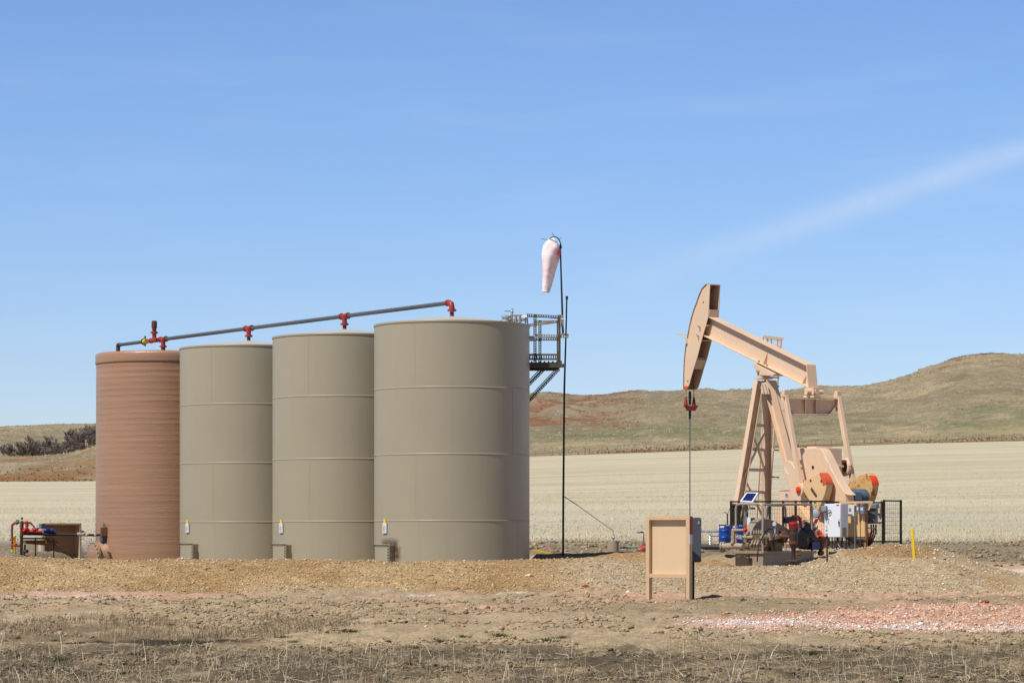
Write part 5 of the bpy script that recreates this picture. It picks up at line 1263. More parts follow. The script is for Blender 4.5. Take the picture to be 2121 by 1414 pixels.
b = MB(); b.tube([SP(1577, 1112, .0), SP(1606, 1111, .0)], .05, 10); b.tube([SP(1594, 1118, .02), SP(1594, 1103, .02)], .075, 10); b.tube([SP(1600, 1111, .02), SP(1606, 1111, .02)], .085, 12); b.tube([SP(1605, 1110, .02), SP(1616, 1110, .02)], .065, 12); b.build('discharge_pipe', M['taupe_light'], sk_)
b = MB()
for uu in (1617, 1621.5): q = SP(uu, 1111, .02); b.lathe([(.155, -.022), (.155, .022)], q, R_ @ Vector((0, 1, 0)), 24)
for i in range(8): a = i * .785; q = SP(1619, 1111, .02) + R_ @ Vector((math.cos(a) * .12, 0, math.sin(a) * .12)); b.tube([q - R_ @ Vector((0, .07, 0)), q + R_ @ Vector((0, .07, 0))], .015, 6)
b.build('flange_pair', M['rusty'], sk_)
b = MB(); q = SP(1604.5, 1085, .05); b.tube([SP(1605, 1104, .05), SP(1606, 1090, .05)], .02, 8); vd = (Vector((0, 0, ZC)) - q).normalized() + Vector((-.3, 0, 0)); b.lathe([(.05, -.02), (.055, .0), (.055, .03), (.048, .035)], q, vd, 18); gg = b.build('pressure_gauge', M['galv'], sk_)
b = MB(); b.lathe([(.042, .036), (.042, .039)], q, vd, 18); b.lathe([(.012, .04), (.012, .043)], q + UZ * .0, vd, 8); b.build('gauge_face', M['whitedull'], gg)
b = MB(); b.tube([SP(1600, 1095, .06), SP(1592, 1095, .07), SP(1584, 1103, .1), SP(1576, 1118, .14), SP(1571, 1135, .17), SP(1569, 1150, .17), SP(1568.5, 1163, .17)], .016, 8); b.build('hose', M['rubber'], sk_)
# suction manifold at the open end
b = MB(); b.tube([SL(1518.5, 1126), SL(1518.5, 1098)], .045, 10); b.tube([SL(1518.5, 1097.5), SL(1541, 1097)], .03, 10); b.tube([SL(1519, 1112, .05), SL(1560, 1112, .05)], .042, 10)
for u in (1519, 1533, 1546): b.ball(SL(u, 1112, .05), .065, 10)
b.ball(SL(1518.5, 1097.5), .045, 8); b.build('suction_manifold', M['taupe_light'], sk_)
b = MB(); q = SL(1544, 1097); b.ball(q, .055, 12); b.tube([q, q + UZ * .11], .03, 8); b.tube([q + UZ * .1, q + UZ * .14], .02, 8); b.tube([q - UZ * .05, q - UZ * .09], .02, 8); b.build('red_valve', M['redbright'], sk_)
b = MB()
for u, v in ((1529, 1111), (1535, 1113)): q = SL(u, v, -.02); b.tube([q + UZ * -.05, q + UZ * .05], .03, 8); b.tube([q, q + Vector((-.06, -.03, -.02))], .022, 7)
b.build_each('bronze_fitting', M['galv'], sk_)
b = MB(); b.tube([SL(1536, 1131, .12), SL(1562, 1131, .12)], .075, 12); b.tube([SL(1537, 1131, .12), SL(1540, 1131, .12)], .105, 14); b.tube([SL(1551, 1131, .12), SL(1554, 1131, .12)], .1, 14); b.box(SL(1550, 1138, .18), (.4, .22, .05), R=R_); b.build('suction_pipe', M['oily'], sk_)
b = MB(); b.tube([SP(1585, 1128, .04), SP(1590, 1131, .04)], .035, 8); b.ball(SP(1586, 1131, .04), .05, 8); b.tube([SP(1603, 1120, .05), SP(1604, 1138, .05)], .022, 8); b.ball(SP(1606, 1118, .05), .04, 8); b.build_each('drain_pipe', M['rusty'], sk_)
# engine
b = MB(); q = SP(1664, 1112, -.15); b.lathe([(.30, -.1), (.31, 0), (.28, .1), (.15, .16), (.0, .17)], q, R_ @ Vector((1, -.25, 0)), 28); b.build('flywheel_cover', M['blackmatte'], sk_, ang=25)
b = MB(); qf = SP(1661, 1117, .02)
for r_ in (.06, .1, .14, .18): b.torus(qf + nx_ * .04, R_ @ Vector((1, -.25, 0)), r_, .006, 20, 4)
b.build('fan_grille', M['greydark'], sk_, flip=False)
b = MB(); b.box(SP(1668, 1098, -.28), (.4, .42, .34), R=R_); b.box(SP(1655, 1103, -.2), (.2, .2, .4), R=R_); b.build('engine_block', M['greydark'], sk_, bevel=.03)
b = MB(); b.tube([SP(1625, 1076.5, .0), SP(1645, 1076, .0)], .085, 14); b.box(SP(1634, 1081, .0), (.1, .24, .06), R=R_); b.build('muffler', M['blackmatte'], sk_, bevel=.01)
b = MB(); b.tube([SP(1642, 1069, .0), SP(1653, 1069.5, .0), SP(1657, 1073, .0), SP(1658.5, 1092, .0)], .04, 10); b.tube([SP(1640, 1069, 0), SP(1641.5, 1078, 0)], .04, 8); b.tube([SP(1645, 1077, .02), SP(1657, 1075, .02)], .03, 8); b.build('red_frame', M['darkred'], sk_)
b = MB(); b.tube([SP(1664, 1080, -.1), SP(1676, 1086, -.1), SP(1682, 1098, -.1)], .045, 10); b.tube([SP(1676, 1102, -.05), SP(1686, 1104, -.05)], .035, 8); b.build('exhaust_hose', M['rusty'], sk_)
b = MB()
for (u, v, r_) in ((1684, 1089, .07), (1691, 1091, .05), (1662, 1089, .045), (1687, 1096, .04)): b.ball(SP(u, v, -.06), r_, 10)
b.tube([SP(1660, 1078, -.02), SP(1660, 1090, -.02)], .03, 8); b.build('governor', M['galv'], sk_)
b = MB(); b.tube([SP(1688, 1107, .02), SP(1688, 1101, .02), SP(1691, 1098, .02), SP(1695, 1099, .02), SP(1698, 1106, .02)], .05, 10); b.build('pink_elbow', M['pink'], sk_)
b = MB(); b.tube([SP(1680, 1116, .04), SP(1714, 1115, .04)], .035, 9); b.tube([SP(1698, 1114.5, .04), SP(1709, 1115, .04)], .06, 12); b.tube([SP(1700, 1118, .03), SP(1700, 1150, .03)], .055, 10); b.tube([SP(1700, 1141, .03), SP(1700, 1148, .03)], .085, 12); b.tube([SP(1690, 1111, .04), SP(1690, 1118, .04)], .03, 8); b.build('outlet_pipe', M['rustpipe'], sk_)
b = MB(); b.box(SP(1685, 1128, -.1), (.3, .5, .24), R=R_); bt = b.build('battery_box', M['blackmatte'], sk_, bevel=.01)
b = MB(); b.box(SP(1690, 1129, .06), (.01, .36, .17), R=R_); b.build('battery_panel', M['navy'], bt)
b = MB(); b.box(SP(1663, 1134, .0), (.14, .18, .07), R=R_); b.build('rag_bundle', M['yellowdull'], sk_, bevel=.02) if False else None
# orange flaps and valve cluster behind the rail
b = MB(); b.prism([SP(u, v, -.3) for u, v in ((1684, 1084), (1690, 1074), (1696, 1074), (1692, 1084))], nx_ * -.02); b.prism([SP(u, v, -.35) for u, v in ((1694, 1066), (1708, 1064), (1701, 1075))], nx_ * -.02); b.build_each('orange_flap', M['orange'], sk_)
b = MB(); q = SP(1689, 1063, -.3); b.lathe([(.1, -.05), (.12, 0), (.1, .06), (.03, .08)], q, (vd.x, vd.y, 0), 16); b.tube([q + UZ * .1, q + UZ * .2], .02, 6); b.tube([q + UZ * .13 - Vector((.09, 0, 0)), q + UZ * .13 + Vector((.02, 0, 0))], .018, 6); b.tube([q + Vector((.06, 0, -.12)), q + Vector((.14, 0, -.1))], .04, 8); b.tube([SP(1664, 1076, -.2), SP(1680, 1076, -.2), SP(1687, 1072, -.2)], .012, 6); b.build('regulator', M['galv'], sk_)

# dark strainer column standing in front of the skid
YS_ = 67.4; cx = P(1643.5, 1161, YS_)
sc_ = thing('strainer', cx, 'rust streaked black strainer column with a dark red cap before the skid', 'strainer')
def zz(v): return zv(v, YS_) - cx.z
b = MB(); b.lathe([(.105, zz(1096)), (.105, zz(1120)), (.1, zz(1126)), (.085, zz(1131)), (.06, zz(1136)), (.045, zz(1142)), (.045, zz(1156)), (.06, zz(1160)), (.06, zz(1166))], cx, n=22); b.build('body', paint('rust_streaked_black', S(52, 48, 46), .55, .2, 4, rust=(S(104, 66, 46), .52, 5)), sc_)
b = MB(); b.lathe([(.11, zz(1097)), (.115, zz(1095)), (.115, zz(1093.5))], cx, n=22); b.lathe([(.095, zz(1120)), (.112, zz(1120.5)), (.112, zz(1126)), (.095, zz(1126.5))], cx, n=22); b.build('rust_collar', M['rusty'], sc_)
b = MB(); b.lathe([(.105, zz(1093.5)), (.12, zz(1092)), (.12, zz(1088)), (.13, zz(1086.5)), (.13, zz(1084)), (.1, zz(1081)), (.04, zz(1079.5))], cx, n=22); b.build('red_cap', M['darkred'], sc_)
b = MB(); q = Vector((cx.x, cx.y, zv(1111, YS_))); b.tube([q, q + R_ @ Vector((0, -.05, 0)) + Vector((-.3, .1, 0))], .05, 10); b.build('inlet', M['rustpipe'], sc_)
b = MB(); b.box(cx + Vector((-.04, 0, zz(1161))), (.26, .2, .05)); b.build('foot', M['rusty'], sc_, bevel=.01)
b = MB()
for v in (1141, 1149):
    q = Vector((cx.x, cx.y, zv(v, YS_))); b.tube([q, q + Vector((.17, -.05, .01))], .02, 8); b.ball(q + Vector((.1, -.04, .005)), .032, 8); b.ball(q + Vector((.165, -.05, .01)), .028, 8)
b.build('sample_valve', M['rusty'], sc_)

# big black line with flange running to the skid
bl = thing('flow_line', P(1475, 1133, 68.6), 'thick black flow line with flange joint running behind the blank board to the skid', 'pipe')
b = MB(); b.tube([P(1425, 1132, 69), P(1496, 1132.5, 68.6)], .072, 14); b.build('black_pipe', M['black'], bl)
b = MB()
for u in (1494.5, 1499): b.lathe([(.125, -.02), (.125, .02)], P(u, 1131.5, 68.6), (1, -.35, 0), 22)
for i in range(8): a = i * .785; q = P(1497, 1131.5, 68.6) + Vector((0, math.cos(a) * .1, math.sin(a) * .1)); b.tube([q - Vector((.07, 0, 0)), q + Vector((.07, 0, 0))], .013, 6)
b.build('flange', M['taupe'], bl)
b = MB(); b.tube([P(1499, 1131, 68.5), P(1512, 1130.5, 68.3), P(1526, 1130, 68.2), P(1540, 1130.5, 68)], [.075, .085, .07, .065], 14); b.tube([P(1516, 1126, 68.2), P(1519, 1118, 68.2)], .05, 10); b.build('reducer', M['taupe_light'], bl)
cbk = thing('cable', P(1480, 1142, 68.4), 'loose dark cable sagging under the thick black flow line', 'cable')
b = MB(); b.tube([P(1450, 1137, 68.5), P(1466, 1140, 68.4), P(1485, 1140.5, 68.4), P(1497, 1143, 68.4), P(1508, 1139, 68.3), P(1514, 1136, 68.3)], .01, 6); b.build('strand', M['rubber'], cbk)

# blue drums
def drum(u, v, Y, s, label):
    c = P(u, v, Y); t = thing('drum', c, label, 'drum', 'blue chemical drums')
    r = .15 * s; h = .5 * s; pr = [(r * .96, .0), (r, .01)]
    for z in (.34, .68): pr += [(r, h * z - .012), (r * 1.05, h * z), (r, h * z + .012)]
    pr += [(r, h - .015), (r * 1.04, h - .01), (r * 1.04, h), (r * .95, h), (r * .93, h - .012)]
    b = MB(); b.lathe(pr, c, n=28); b.build('barrel', M['blue'], t)
    b = MB(); b.box(c + Vector((-r * .5, -r * .84, h * .88)), (.12 * s, .02, .05 * s), rz=-.5); b.box(c + Vector((r * .45, -r * .88, h * .95)), (.09 * s, .02, .03 * s), rz=.45); b.build('label_sheet', M['whitedull'], t)
    return t, c, r, h
t, c, r, h = drum(1501, 1126, 70.5, 1.0, 'blue drum with a thin riser on its lid beside the skid')
b = MB(); q = c + Vector((.07, 0, h)); b.tube([q, q + UZ * .28], .02, 8); b.tube([q + UZ * .26, q + Vector((-.06, 0, .32)), q + Vector((-.09, 0, .30))], .008, 6); b.tube([q + UZ * .26, q + Vector((.06, 0, .40))], .008, 6); b.build('riser', M['rustpipe'], t)
drum(1528, 1124, 72.0, .96, 'blue drum partly hidden behind the skid hand rail')

# solar panel with post and battery cabinet
Yv = 70.2
sp = thing('solar_panel', P(1541, 1128, Yv), 'small tilted solar panel in a white frame on a taupe post', 'solar panel')
q4 = [P(1532.5, 1037.5, Yv - .1), P(1558.5, 1039.5, Yv - .25), P(1571, 1019.5, Yv + .25), P(1546, 1019, Yv + .4)]
nn = (q4[1] - q4[0]).cross(q4[3] - q4[0]).normalized(); nn = nn if nn.z > 0 else -nn
b = MB(); b.prism(q4, -nn * .05); b.build('panel_frame', M['white'], sp)
def sq(a, c, o): return q4[0] * (1 - a) * (1 - c) + q4[1] * a * (1 - c) + q4[2] * a * c + q4[3] * (1 - a) * c + nn * o
pvm = paint('solar_cell_blue', S(28, 36, 96), .2, .05, 8)
b = MB()
for i in range(9):
    for j in range(6): a0, a1, c0, c1_ = .12 + i * .086, .12 + i * .086 + .078, .1 + j * .135, .1 + j * .135 + .122; b.prism([sq(a0, c0, .001), sq(a1, c0, .001), sq(a1, c1_, .001), sq(a0, c1_, .001)], nn * .004)
b.build('solar_cell', pvm, sp)
b = MB(); b.bar(P(1543, 1130, Yv + .1), P(1544, 1040, Yv + .1), .07, .07, (0, 1, 0)); b.bar(P(1544, 1044, Yv + .1), P(1556, 1040, Yv), .05, .05); b.box(P(1559, 1052, Yv), (.12, .1, .05)); b.build('post', M['taupe'], sp)
b = MB(); b.tube([P(1552, 1042, Yv - .05), P(1553, 1050, Yv - .08), P(1545, 1063, Yv - .1), P(1540, 1075, Yv - .1), P(1540, 1090, Yv - .1)], .012, 6); b.build('conduit', M['greysteel'], sp)
wb = thing('battery_cabinet', P(1556, 1108, Yv + .3), 'narrow white cabinet with grey face beneath the solar panel', 'cabinet')
FM = frame(P(1555, 1106, Yv + .3), -40)
b = MB(FM); b.box((-.06, .1, .21), (.12, .2, .44)); b.build('case', M['white'], wb, bevel=.005); b = MB(FM); b.box((.006, .1, .24), (.012, .18, .34)); b.build('door', M['greysteel'], wb)

# ================================================================== electrical equipment
YE = 76.0
cb0 = P(1742, 1112, YE); CM = frame(cb0, -40); cw, cd, ch = .54, .36, .925
cab = thing('control_cabinet', cb0, 'tall white electrical control cabinet with a lamp on its door', 'cabinet')
b = MB(CM); b.box((-cw / 2, cd / 2, ch / 2), (cw, cd, ch)); b.build('case', M['white'], cab, bevel=.006)
b = MB(CM); b.box((-cw / 2, -.012, ch / 2), (cw - .02, .022, ch - .02)); dr = b.build('door', M['white'], cab, bevel=.004)
b = MB(CM); b.box((-.04, -.035, .36), (.02, .03, .13)); b.box((-.05, -.035, .42), (.05, .02, .03)); b.build('handle', M['blackmatte'], dr)
b = MB(CM); b.box((-.05, -.027, .49), (.07, .006, .06)); b.build('warning_label', M['paper'], dr)
b = MB(CM); b.box((-.09, -.027, .89), (.09, .008, .03)); b.build('maker_badge', M['redbright'], dr)
b = MB(CM); b.box((-.50, -.07, .79), (.15, .10, .16)); ml = b.build('lamp_housing', M['glass'], dr, bevel=.015)
b = MB(CM); b.box((-.47, -.05, .63), (.1, .08, .12)); b.tube([(-.42, -.06, .7), (-.34, -.06, .76), (-.3, -.06, .74), (-.32, -.06, .66), (-.4, -.06, .64)], .012, 6); b.build('lamp_bracket', M['greysteel'], dr)
b = MB(CM)
for k, x in enumerate((-.46, -.39)):
    for i in range(12 if k == 0 else 7):
        if k == 0 and i in (6, 7): continue
        z = .52 - i * .024; b.box((x + .012 * (i % 3 - 1), -.026, z), (.022, .004, .014))
b.build('print_line', M['print'], dr)
b = MB(CM); b.box((.006, .16, .14), (.012, .2, .25)); b.build('side_box', M['casing'], cab); 
b = MB(CM)
for x, y in ((-.36, .1), (-.28, .12), (-.1, .15), (-.02, .1), (.0, .25)): b.tube([(x, y, .02), (x + .02, y - .02, -.15), (x + .03, y - .05, -.34)], .018, 7)
b.tube([(-.2, .12, .02), (-.18, .1, -.15), (-.08, .06, -.28), (.05, .03, -.34)], .022, 8); b.build('cable_bundle', M['rubber'], cab)
b = MB(CM); b.bar((-.30, .3, -.35), (-.30, .3, .1), .07, .07, (0, 1, 0)); b.build('post', M['wood'], cab)
# rack behind the meters
rk0 = P(1790, 1108, YE + .35); RM = frame(rk0, -40)
def rl(u, v, o=0.0): return RM.inverted() @ ray_plane(u, v, rk0 - RM.to_3x3() @ Vector((0, o, 0)), RM.to_3x3() @ Vector((0, 1, 0)))
rk = thing('equipment_rack', rk0, 'tan backing board on wooden posts carrying the meter and switches', 'rack')
b = MB(RM); a0, a1 = rl(1756, 1111), rl(1791, 1044); b.box(((a0.x + a1.x) / 2, .02, (a0.z + a1.z) / 2), (a1.x - a0.x, .03, a1.z - a0.z)); b.build('board', M['board'], rk)
b = MB(RM); b.bar((rl(1738, 1040).x, .05, rl(1738, 1040).z), (rl(1803, 1039).x, .05, rl(1803, 1039).z), .06, .05); b.bar((rl(1797, 1056).x, .05, rl(1797, 1056).z), (rl(1805, 1038).x, .05, rl(1805, 1038).z), .04, .04); b.build('cross_rail', M['board'], rk)
for u in (1790.5,):
    b = MB(RM); x = rl(u, 1100).x; b.bar((x, .07, rl(u, 1146).z), (x, .07, rl(u, 1042).z), .08, .08, (0, 1, 0)); b.build('post', M['wood'], rk)
b = MB(RM); z = rl(1780, 1114.5).z; b.bar((rl(1769, 1114).x, -.02, z), (rl(1793, 1114).x, -.02, z), .03, .03); b.build('strut', M['greysteel'], rk)
def wallbox(nm, label, cat, u0, u1, v0_, v1_, depth, mt, grp=None):
    p0, p1 = rl(u0, v1_), rl(u1, v0_); w_, h_ = p1.x - p0.x, p1.z - p0.z; c = (p0 + p1) / 2
    t = thing(nm, RM @ Vector((c.x, 0, p0.z)), label, cat, grp); b = MB(RM); b.box((c.x, -depth / 2 - .002, c.z), (w_, depth, h_)); b.build('case', mt, t, bevel=.008); return t, c, w_, h_, -depth
t, c, w_, h_, d_ = wallbox('meter_box', 'small white meter box with a square window on the tan board', 'meter', 1761.5, 1775.5, 1046, 1068.5, .16, M['whitedull'])
b = MB(RM); b.box((c.x - .02, d_ - .006, c.z + .03), (.065, .012, .08)); b.build('window', M['greydark'], t); b = MB(RM); b.box((c.x - .02, d_ - .013, c.z + .03), (.035, .004, .045)); b.build('display', M['glass'], t)
b = MB(RM); 
for i in range(5): b.box((c.x - .08 + i * .028, d_ - .004, c.z - .1), (.02, .003, .008))
b.build('print_line', M['greysteel'], t)
for (u0, u1, va, vb, lb) in ((1779, 1785.5, 1041, 1063, 'grey disconnect switch with red lever nearer the white meter box'), (1786.5, 1795.5, 1041, 1064.5, 'grey disconnect switch with red lever nearer the hooded grey box')):
    t, c, w_, h_, d_ = wallbox('disconnect_switch', lb, 'switch', u0, u1, va, vb, .13, M['greysteel'], 'grey disconnect switches')
    b = MB(RM); b.bar((c.x + w_ * .1, d_ - .012, c.z + h_ * .42), (c.x + w_ * .42, d_ - .02, c.z + h_ * .3), .02, .03); b.build('lever', M['redbright'], t)
    b = MB(RM); b.box((c.x - .01, d_ - .004, c.z - .01), (w_ * .5, .006, .08)); b.build('label_sheet', M['paper'], t)
gb0 = P(1795, 1084, YE + .6); GMx = frame(gb0, -22)
gb = thing('junction_box', gb0, 'grey hooded junction box on a tan bracket next to the switches', 'junction box')
b = MB(GMx); b.box((.13, .12, .25), (.26, .24, .5)); b.build('case', M['greydark'], gb, bevel=.005)
b = MB(GMx); b.prism([(-.02, -.06, .43), (-.02, -.06, .52), (-.02, .26, .58), (-.02, .26, .43)], (.31, 0, 0)); b.build('hood', M['greysteel'], gb)
b = MB(GMx); b.bar((.0, .1, -.12), (.24, .1, -.12), .2, .04); b.bar((.24, .1, -.12), (-.06, .1, -.40), .04, .04); b.build('bracket', M['board'], gb)
b = MB(GMx)
for i in range(3): b.tube([(.1 + i * .07, .1, -.02), (.12 + i * .06, .09, -.25), (.04 + i * .05, .08, -.5), (-.12 + i * .03, .06, -.66), (-.32, .05, -.72)], .022, 8)
b.build('cable_bundle', M['rubber'], gb)
cd_ = thing('conduit', P(1770.5, 1137, YE), 'straight grey conduit rising from the gravel to the white meter box', 'conduit')
b = MB(); b.tube([P(1771, 1140, YE), P(1771, 1068, YE)], .017, 8); b.build('pipe', M['greysteel'], cd_)
cd2 = thing('cable', P(1782, 1138, YE), 'thin dark cable dropping from the disconnect switches to the gravel', 'cable')
b = MB(); b.tube([P(1784, 1064, YE), P(1782, 1085, YE - .05), P(1782, 1110, YE), P(1782, 1140, YE)], .012, 6); b.tube([P(1781, 1064, YE), P(1780, 1074, YE - .05), P(1782, 1085, YE - .05)], .01, 6); b.build('strand', M['rustpipe'], cd2)
rp0 = P(1713, 1160, 68.5)
rp = thing('gauge_riser', rp0, 'rusty riser pipe with gauges at the end of the pump skid', 'pipe')
b = MB(); b.tube([P(1713, 1162, 68.5), P(1713, 1128, 68.5), P(1712.5, 1104, 68.5)], .024, 9); b.tube([P(1713, 1128, 68.5), P(1713, 1124, 68.5)], .035, 9); b.build('riser', M['rustpipe'], rp)
b = MB()
for v in (1098, 1107): b.lathe([(.03, -.012), (.032, .012)], P(1712 - (v > 1100), v, 68.45), (0, -1, 0), 14)
b.build('gauge', M['galv'], rp)

# ================================================================== markers
def blade(label, pts, Y, thick, mt, nm='marker_post'):
    b = MB(); b.prism([P(u, v, Y) for u, v in pts], (0.02, thick, 0)); q = P(pts[0][0], pts[0][1], Y); return tag(b.build(nm, mt, None, bevel=.004), label, 'marker')
blade('upright yellow marker post leaning slightly on the gravel bank', [(1886.5, 1095), (1892, 1095), (1896, 1160), (1890.5, 1160)], 64.0, .06, M['yellow'])
blade('fallen dull yellow marker lying beyond the tank shadow', [(1104, 1137), (1105, 1142), (1128, 1145.5), (1143, 1147), (1144, 1145), (1129, 1142)], 70.5, .06, M['yellowdull'])
fg = thing('pin_flag', P(1134, 1146, 70.2), 'thin faded pink pin flag stuck beside the fallen yellow marker', 'flag')
b = MB(); b.tube([P(1134, 1147, 70.2), P(1134.5, 1127, 70.2)], .007, 6); b.build('wire', M['pinkflag'], fg); b = MB(); b.box(P(1135.5, 1129, 70.2), (.05, .006, .05)); b.build('flag', M['pinkflag'], fg)

# ================================================================== blank sign board in front
YG = 48.0; bt_ = 35
g0 = on_ground(1385, 1246); sgR = ray_plane(1428, 1247, g0, (0, 1, 0)); YG = sgR.y
SGM = frame(Vector((sgR.x, YG, sgR.z)), -bt_)
def bl_(u, v): return SGM.inverted() @ ray_plane(u, v, Vector((sgR.x, YG, 0)), SGM.to_3x3() @ Vector((0, 1, 0)))
pL, pR_ = bl_(1337.2, 1068), bl_(1428, 1068); zT = (pL.z + pR_.z) / 2; zB = (bl_(1340, 1194).z + bl_(1425, 1197).z) / 2
xL, xR = pL.x, 0.0; fw, fd = .075, .10
sg = thing('notice_board', (sgR.x, YG, sgR.z), 'blank tan framed notice board on two posts standing before the gravel bank', 'sign')
for x in (xL + fw / 2, xR - fw / 2):
    b = MB(SGM); b.box((x, fd / 2, (zT - .25) / 2), (fw, fd, zT + .25)); b.build('post', M['signframe'], sg, bevel=.004)
b = MB(SGM); b.box(((xL + xR) / 2, fd / 2, zT - fw / 2 + .004), (xR - xL - 2 * fw + .002, fd - .006, fw)); b.build('top_rail', M['signframe'], sg, bevel=.003)
b = MB(SGM); b.box(((xL + xR) / 2, fd / 2, zB + .03), (xR - xL - 2 * fw + .002, fd - .006, .07)); b.build('bottom_rail', M['signframe'], sg, bevel=.003)
b = MB(SGM); b.box(((xL + xR) / 2, fd - .012, (zT + zB) / 2), (xR - xL - 2 * fw + .004, .016, zT - zB - .02)); b.build('panel', M['signboard'], sg)
b = MB(SGM); xm = (xL + xR) / 2; b.tube([(xm - .08, fd / 2, zT - .01), (xm - .01, fd / 2, zT + .055), (xm + .01, fd / 2, zT + .055), (xm + .08, fd / 2, zT - .01)], .010, 8); b.build('hanger', M['signframe'], sg)
b = MB(SGM); b.box((xR + .003, fd / 2, zT - .17), (.006, fd - .008, .30)); b.build('red_tape', M['maroon'], sg); b = MB(SGM); b.box((xR + .003, fd / 2, zT - .41), (.006, fd - .008, .17)); b.build('white_tape', M['paper'], sg)
# slate electrical box on its own post behind the board
ek0 = Vector((sgR.x, YG, sgR.z)) + Vector((.0, .55, 0)); ex0, ex1 = P(1426, 0, ek0.y).x, P(1450.5, 0, ek0.y).x
ek = thing('electrical_box', ((ex0 + ex1) / 2, ek0.y, hz((ex0 + ex1) / 2, ek0.y)), 'slate grey electrical box on a dark post half behind the blank board', 'electrical box')
b = MB(); b.box(((ex0 + ex1) / 2 - .03, ek0.y + .1, (zv(1071, ek0.y) + zv(1164, ek0.y)) / 2), (ex1 - ex0 + .06, .18, zv(1071, ek0.y) - zv(1164, ek0.y))); b.build('case', M['greydark'], ek, bevel=.008)
b = MB(); b.box((ex1 - .1, ek0.y + .1, (zv(1071, ek0.y) + zv(1164, ek0.y)) / 2), (.235, .21, zv(1071, ek0.y) - zv(1164, ek0.y) - .03)); b.build('lid', M['greydark'], ek, bevel=.006)
b = MB(); b.box((P(1447, 0, ek0.y).x, ek0.y - .012, zv(1082, ek0.y)), (.025, .012, .055)); b.build('latch', M['galv'], ek)
b = MB(); b.bar((P(1422.5, 0, ek0.y).x, ek0.y + .1, sgR.z - .2), (P(1422.5, 0, ek0.y).x, ek0.y + .1, zv(1080, ek0.y)), .03, .05, (0, 1, 0)); b.bar((P(1436.5, 0, ek0.y).x, ek0.y + .16, sgR.z - .2), (P(1436.5, 0, ek0.y).x, ek0.y + .16, zv(1080, ek0.y)), .05, .06, (0, 1, 0)); b.build('post', M['blackmatte'], ek)

# ================================================================== brown board and pump station by the fibreglass tank
YB2 = 80.0
bs = thing('notice_board', P(124, 1148, YB2), 'brown framed notice board in shade behind the red pump piping', 'sign')
q0, q1 = P(84, 0, YB2 - .35), P(163.5, 0, YB2 + .35); d = Vector((q1.x - q0.x, q1.y - q0.y, 0)); n_ = d.normalized().cross(UZ); n_ = n_ if n_.y < 0 else -n_
zt_, zb_ = zv(1083, YB2), zv(1154, YB2)
bd = paint('shaded_board_brown', S(176, 132, 92), .6, .05, 3)  # board brown darkened for the shade on its face
def AT(a, z): return Vector((q0.x, q0.y, z)) + d * a
R3 = Matrix((d.normalized(), -n_, UZ)).transposed()
for a in (.025, .975):
    b = MB(); b.box(AT(a, (zt_ + zb_ - .2) / 2), (.055, .34, zt_ - zb_ + .2), R=R3); b.build('post', M['signframe'], bs)
b = MB(); b.box(AT(.5, zt_ - .025), (d.length * .945, .34, .05), R=R3); b.build('top_rail', M['signframe'], bs)
b = MB(); b.box(AT(.5, (zt_ + zb_) / 2) - n_ * .14, (d.length * .94, .02, zt_ - zb_ - .02), R=R3); b.build('panel', bd, bs)
b = MB(); c = AT(.5, zt_); b.tube([c - d.normalized() * .05, c + UZ * .06, c + d.normalized() * .05], .012, 6); b.build('hanger', M['signframe'], bs)
bb_ = thing('electrical_box', P(86, 1098, YB2 - 1), 'small blue grey box on a post at the edge of the brown board', 'electrical box')
b = MB(); b.box(P(87, 1089, YB2 - 1.0), (.11, .14, .14), rz=-.7); b.build('case', M['bluegrey'], bb_, bevel=.006); b = MB(); b.bar(P(86.5, 1152, YB2 - .9), P(86.5, 1093, YB2 - .9), .05, .05, (0, 1, 0)); b.build('post', M['galv'], bb_)
YQ = 74.0
ps = thing('pump_station', P(44, 1152, YQ), 'red valve and pipe assembly with blue electric motor on a black stand', 'pump')
b = MB(); b.tube([P(44, 1156, YQ), P(44.5, 1112, YQ), P(45, 1094, YQ)], .04, 12); b.build('black_riser', M['black'], ps)
b = MB(); b.tube([P(44.5, 1112, YQ), P(45, 1099, YQ)], .05, 12); b.tube([P(45, 1094, YQ), P(45.3, 1080, YQ)], .052, 12); b.tube([P(45.3, 1080, YQ), P(45.4, 1078, YQ)], .04, 10); b.build('rust_coupling', M['rusty'], ps)
b = MB(); q = P(45.5, 1073, YQ); b.tube([q - UZ * .04, q + UZ * .02], .015, 7); b.ball(q, .033, 10); b.build('top_gauge', M['blackmatte'], ps)
b = MB(); b.tube([P(40, 1080.5, YQ), P(30, 1083, YQ), P(25, 1087, YQ), P(25, 1091, YQ)], .035, 10); b.tube([P(23, 1091, YQ), P(27.5, 1091, YQ)], .035, 8); b.build('red_elbow', M['red'], ps)
b = MB(); b.tube([P(32, 1083, YQ), P(39, 1079.5, YQ)], .055, 10); b.box(P(36.5, 1078, YQ), (.07, .07, .06)); b.build('green_valve', M['greengrey'], ps)
b = MB(); b.tube([P(25, 1091, YQ), P(25, 1112, YQ)], .026, 9); b.build('black_drop', M['black'], ps)
b = MB(); b.tube([P(25.5, 1112, YQ), P(25.5, 1136, YQ)], .028, 9)
for v in (1113, 1117, 1123, 1129, 1135): b.tube([P(22, v, YQ), P(29, v, YQ)], .022, 7)
b.tube([P(25, 1129, YQ), P(41, 1129, YQ)], .03, 9); b.ball(P(33, 1127, YQ), .04, 8); b.ball(P(36, 1130, YQ), .035, 8); b.ball(P(21.5, 1117, YQ), .025, 8); b.build('red_valve_stack', M['red'], ps)
b = MB(); b.tube([P(26.5, 1136, YQ), P(27, 1156, YQ)], .024, 9); b.build('green_riser', M['green'], ps)
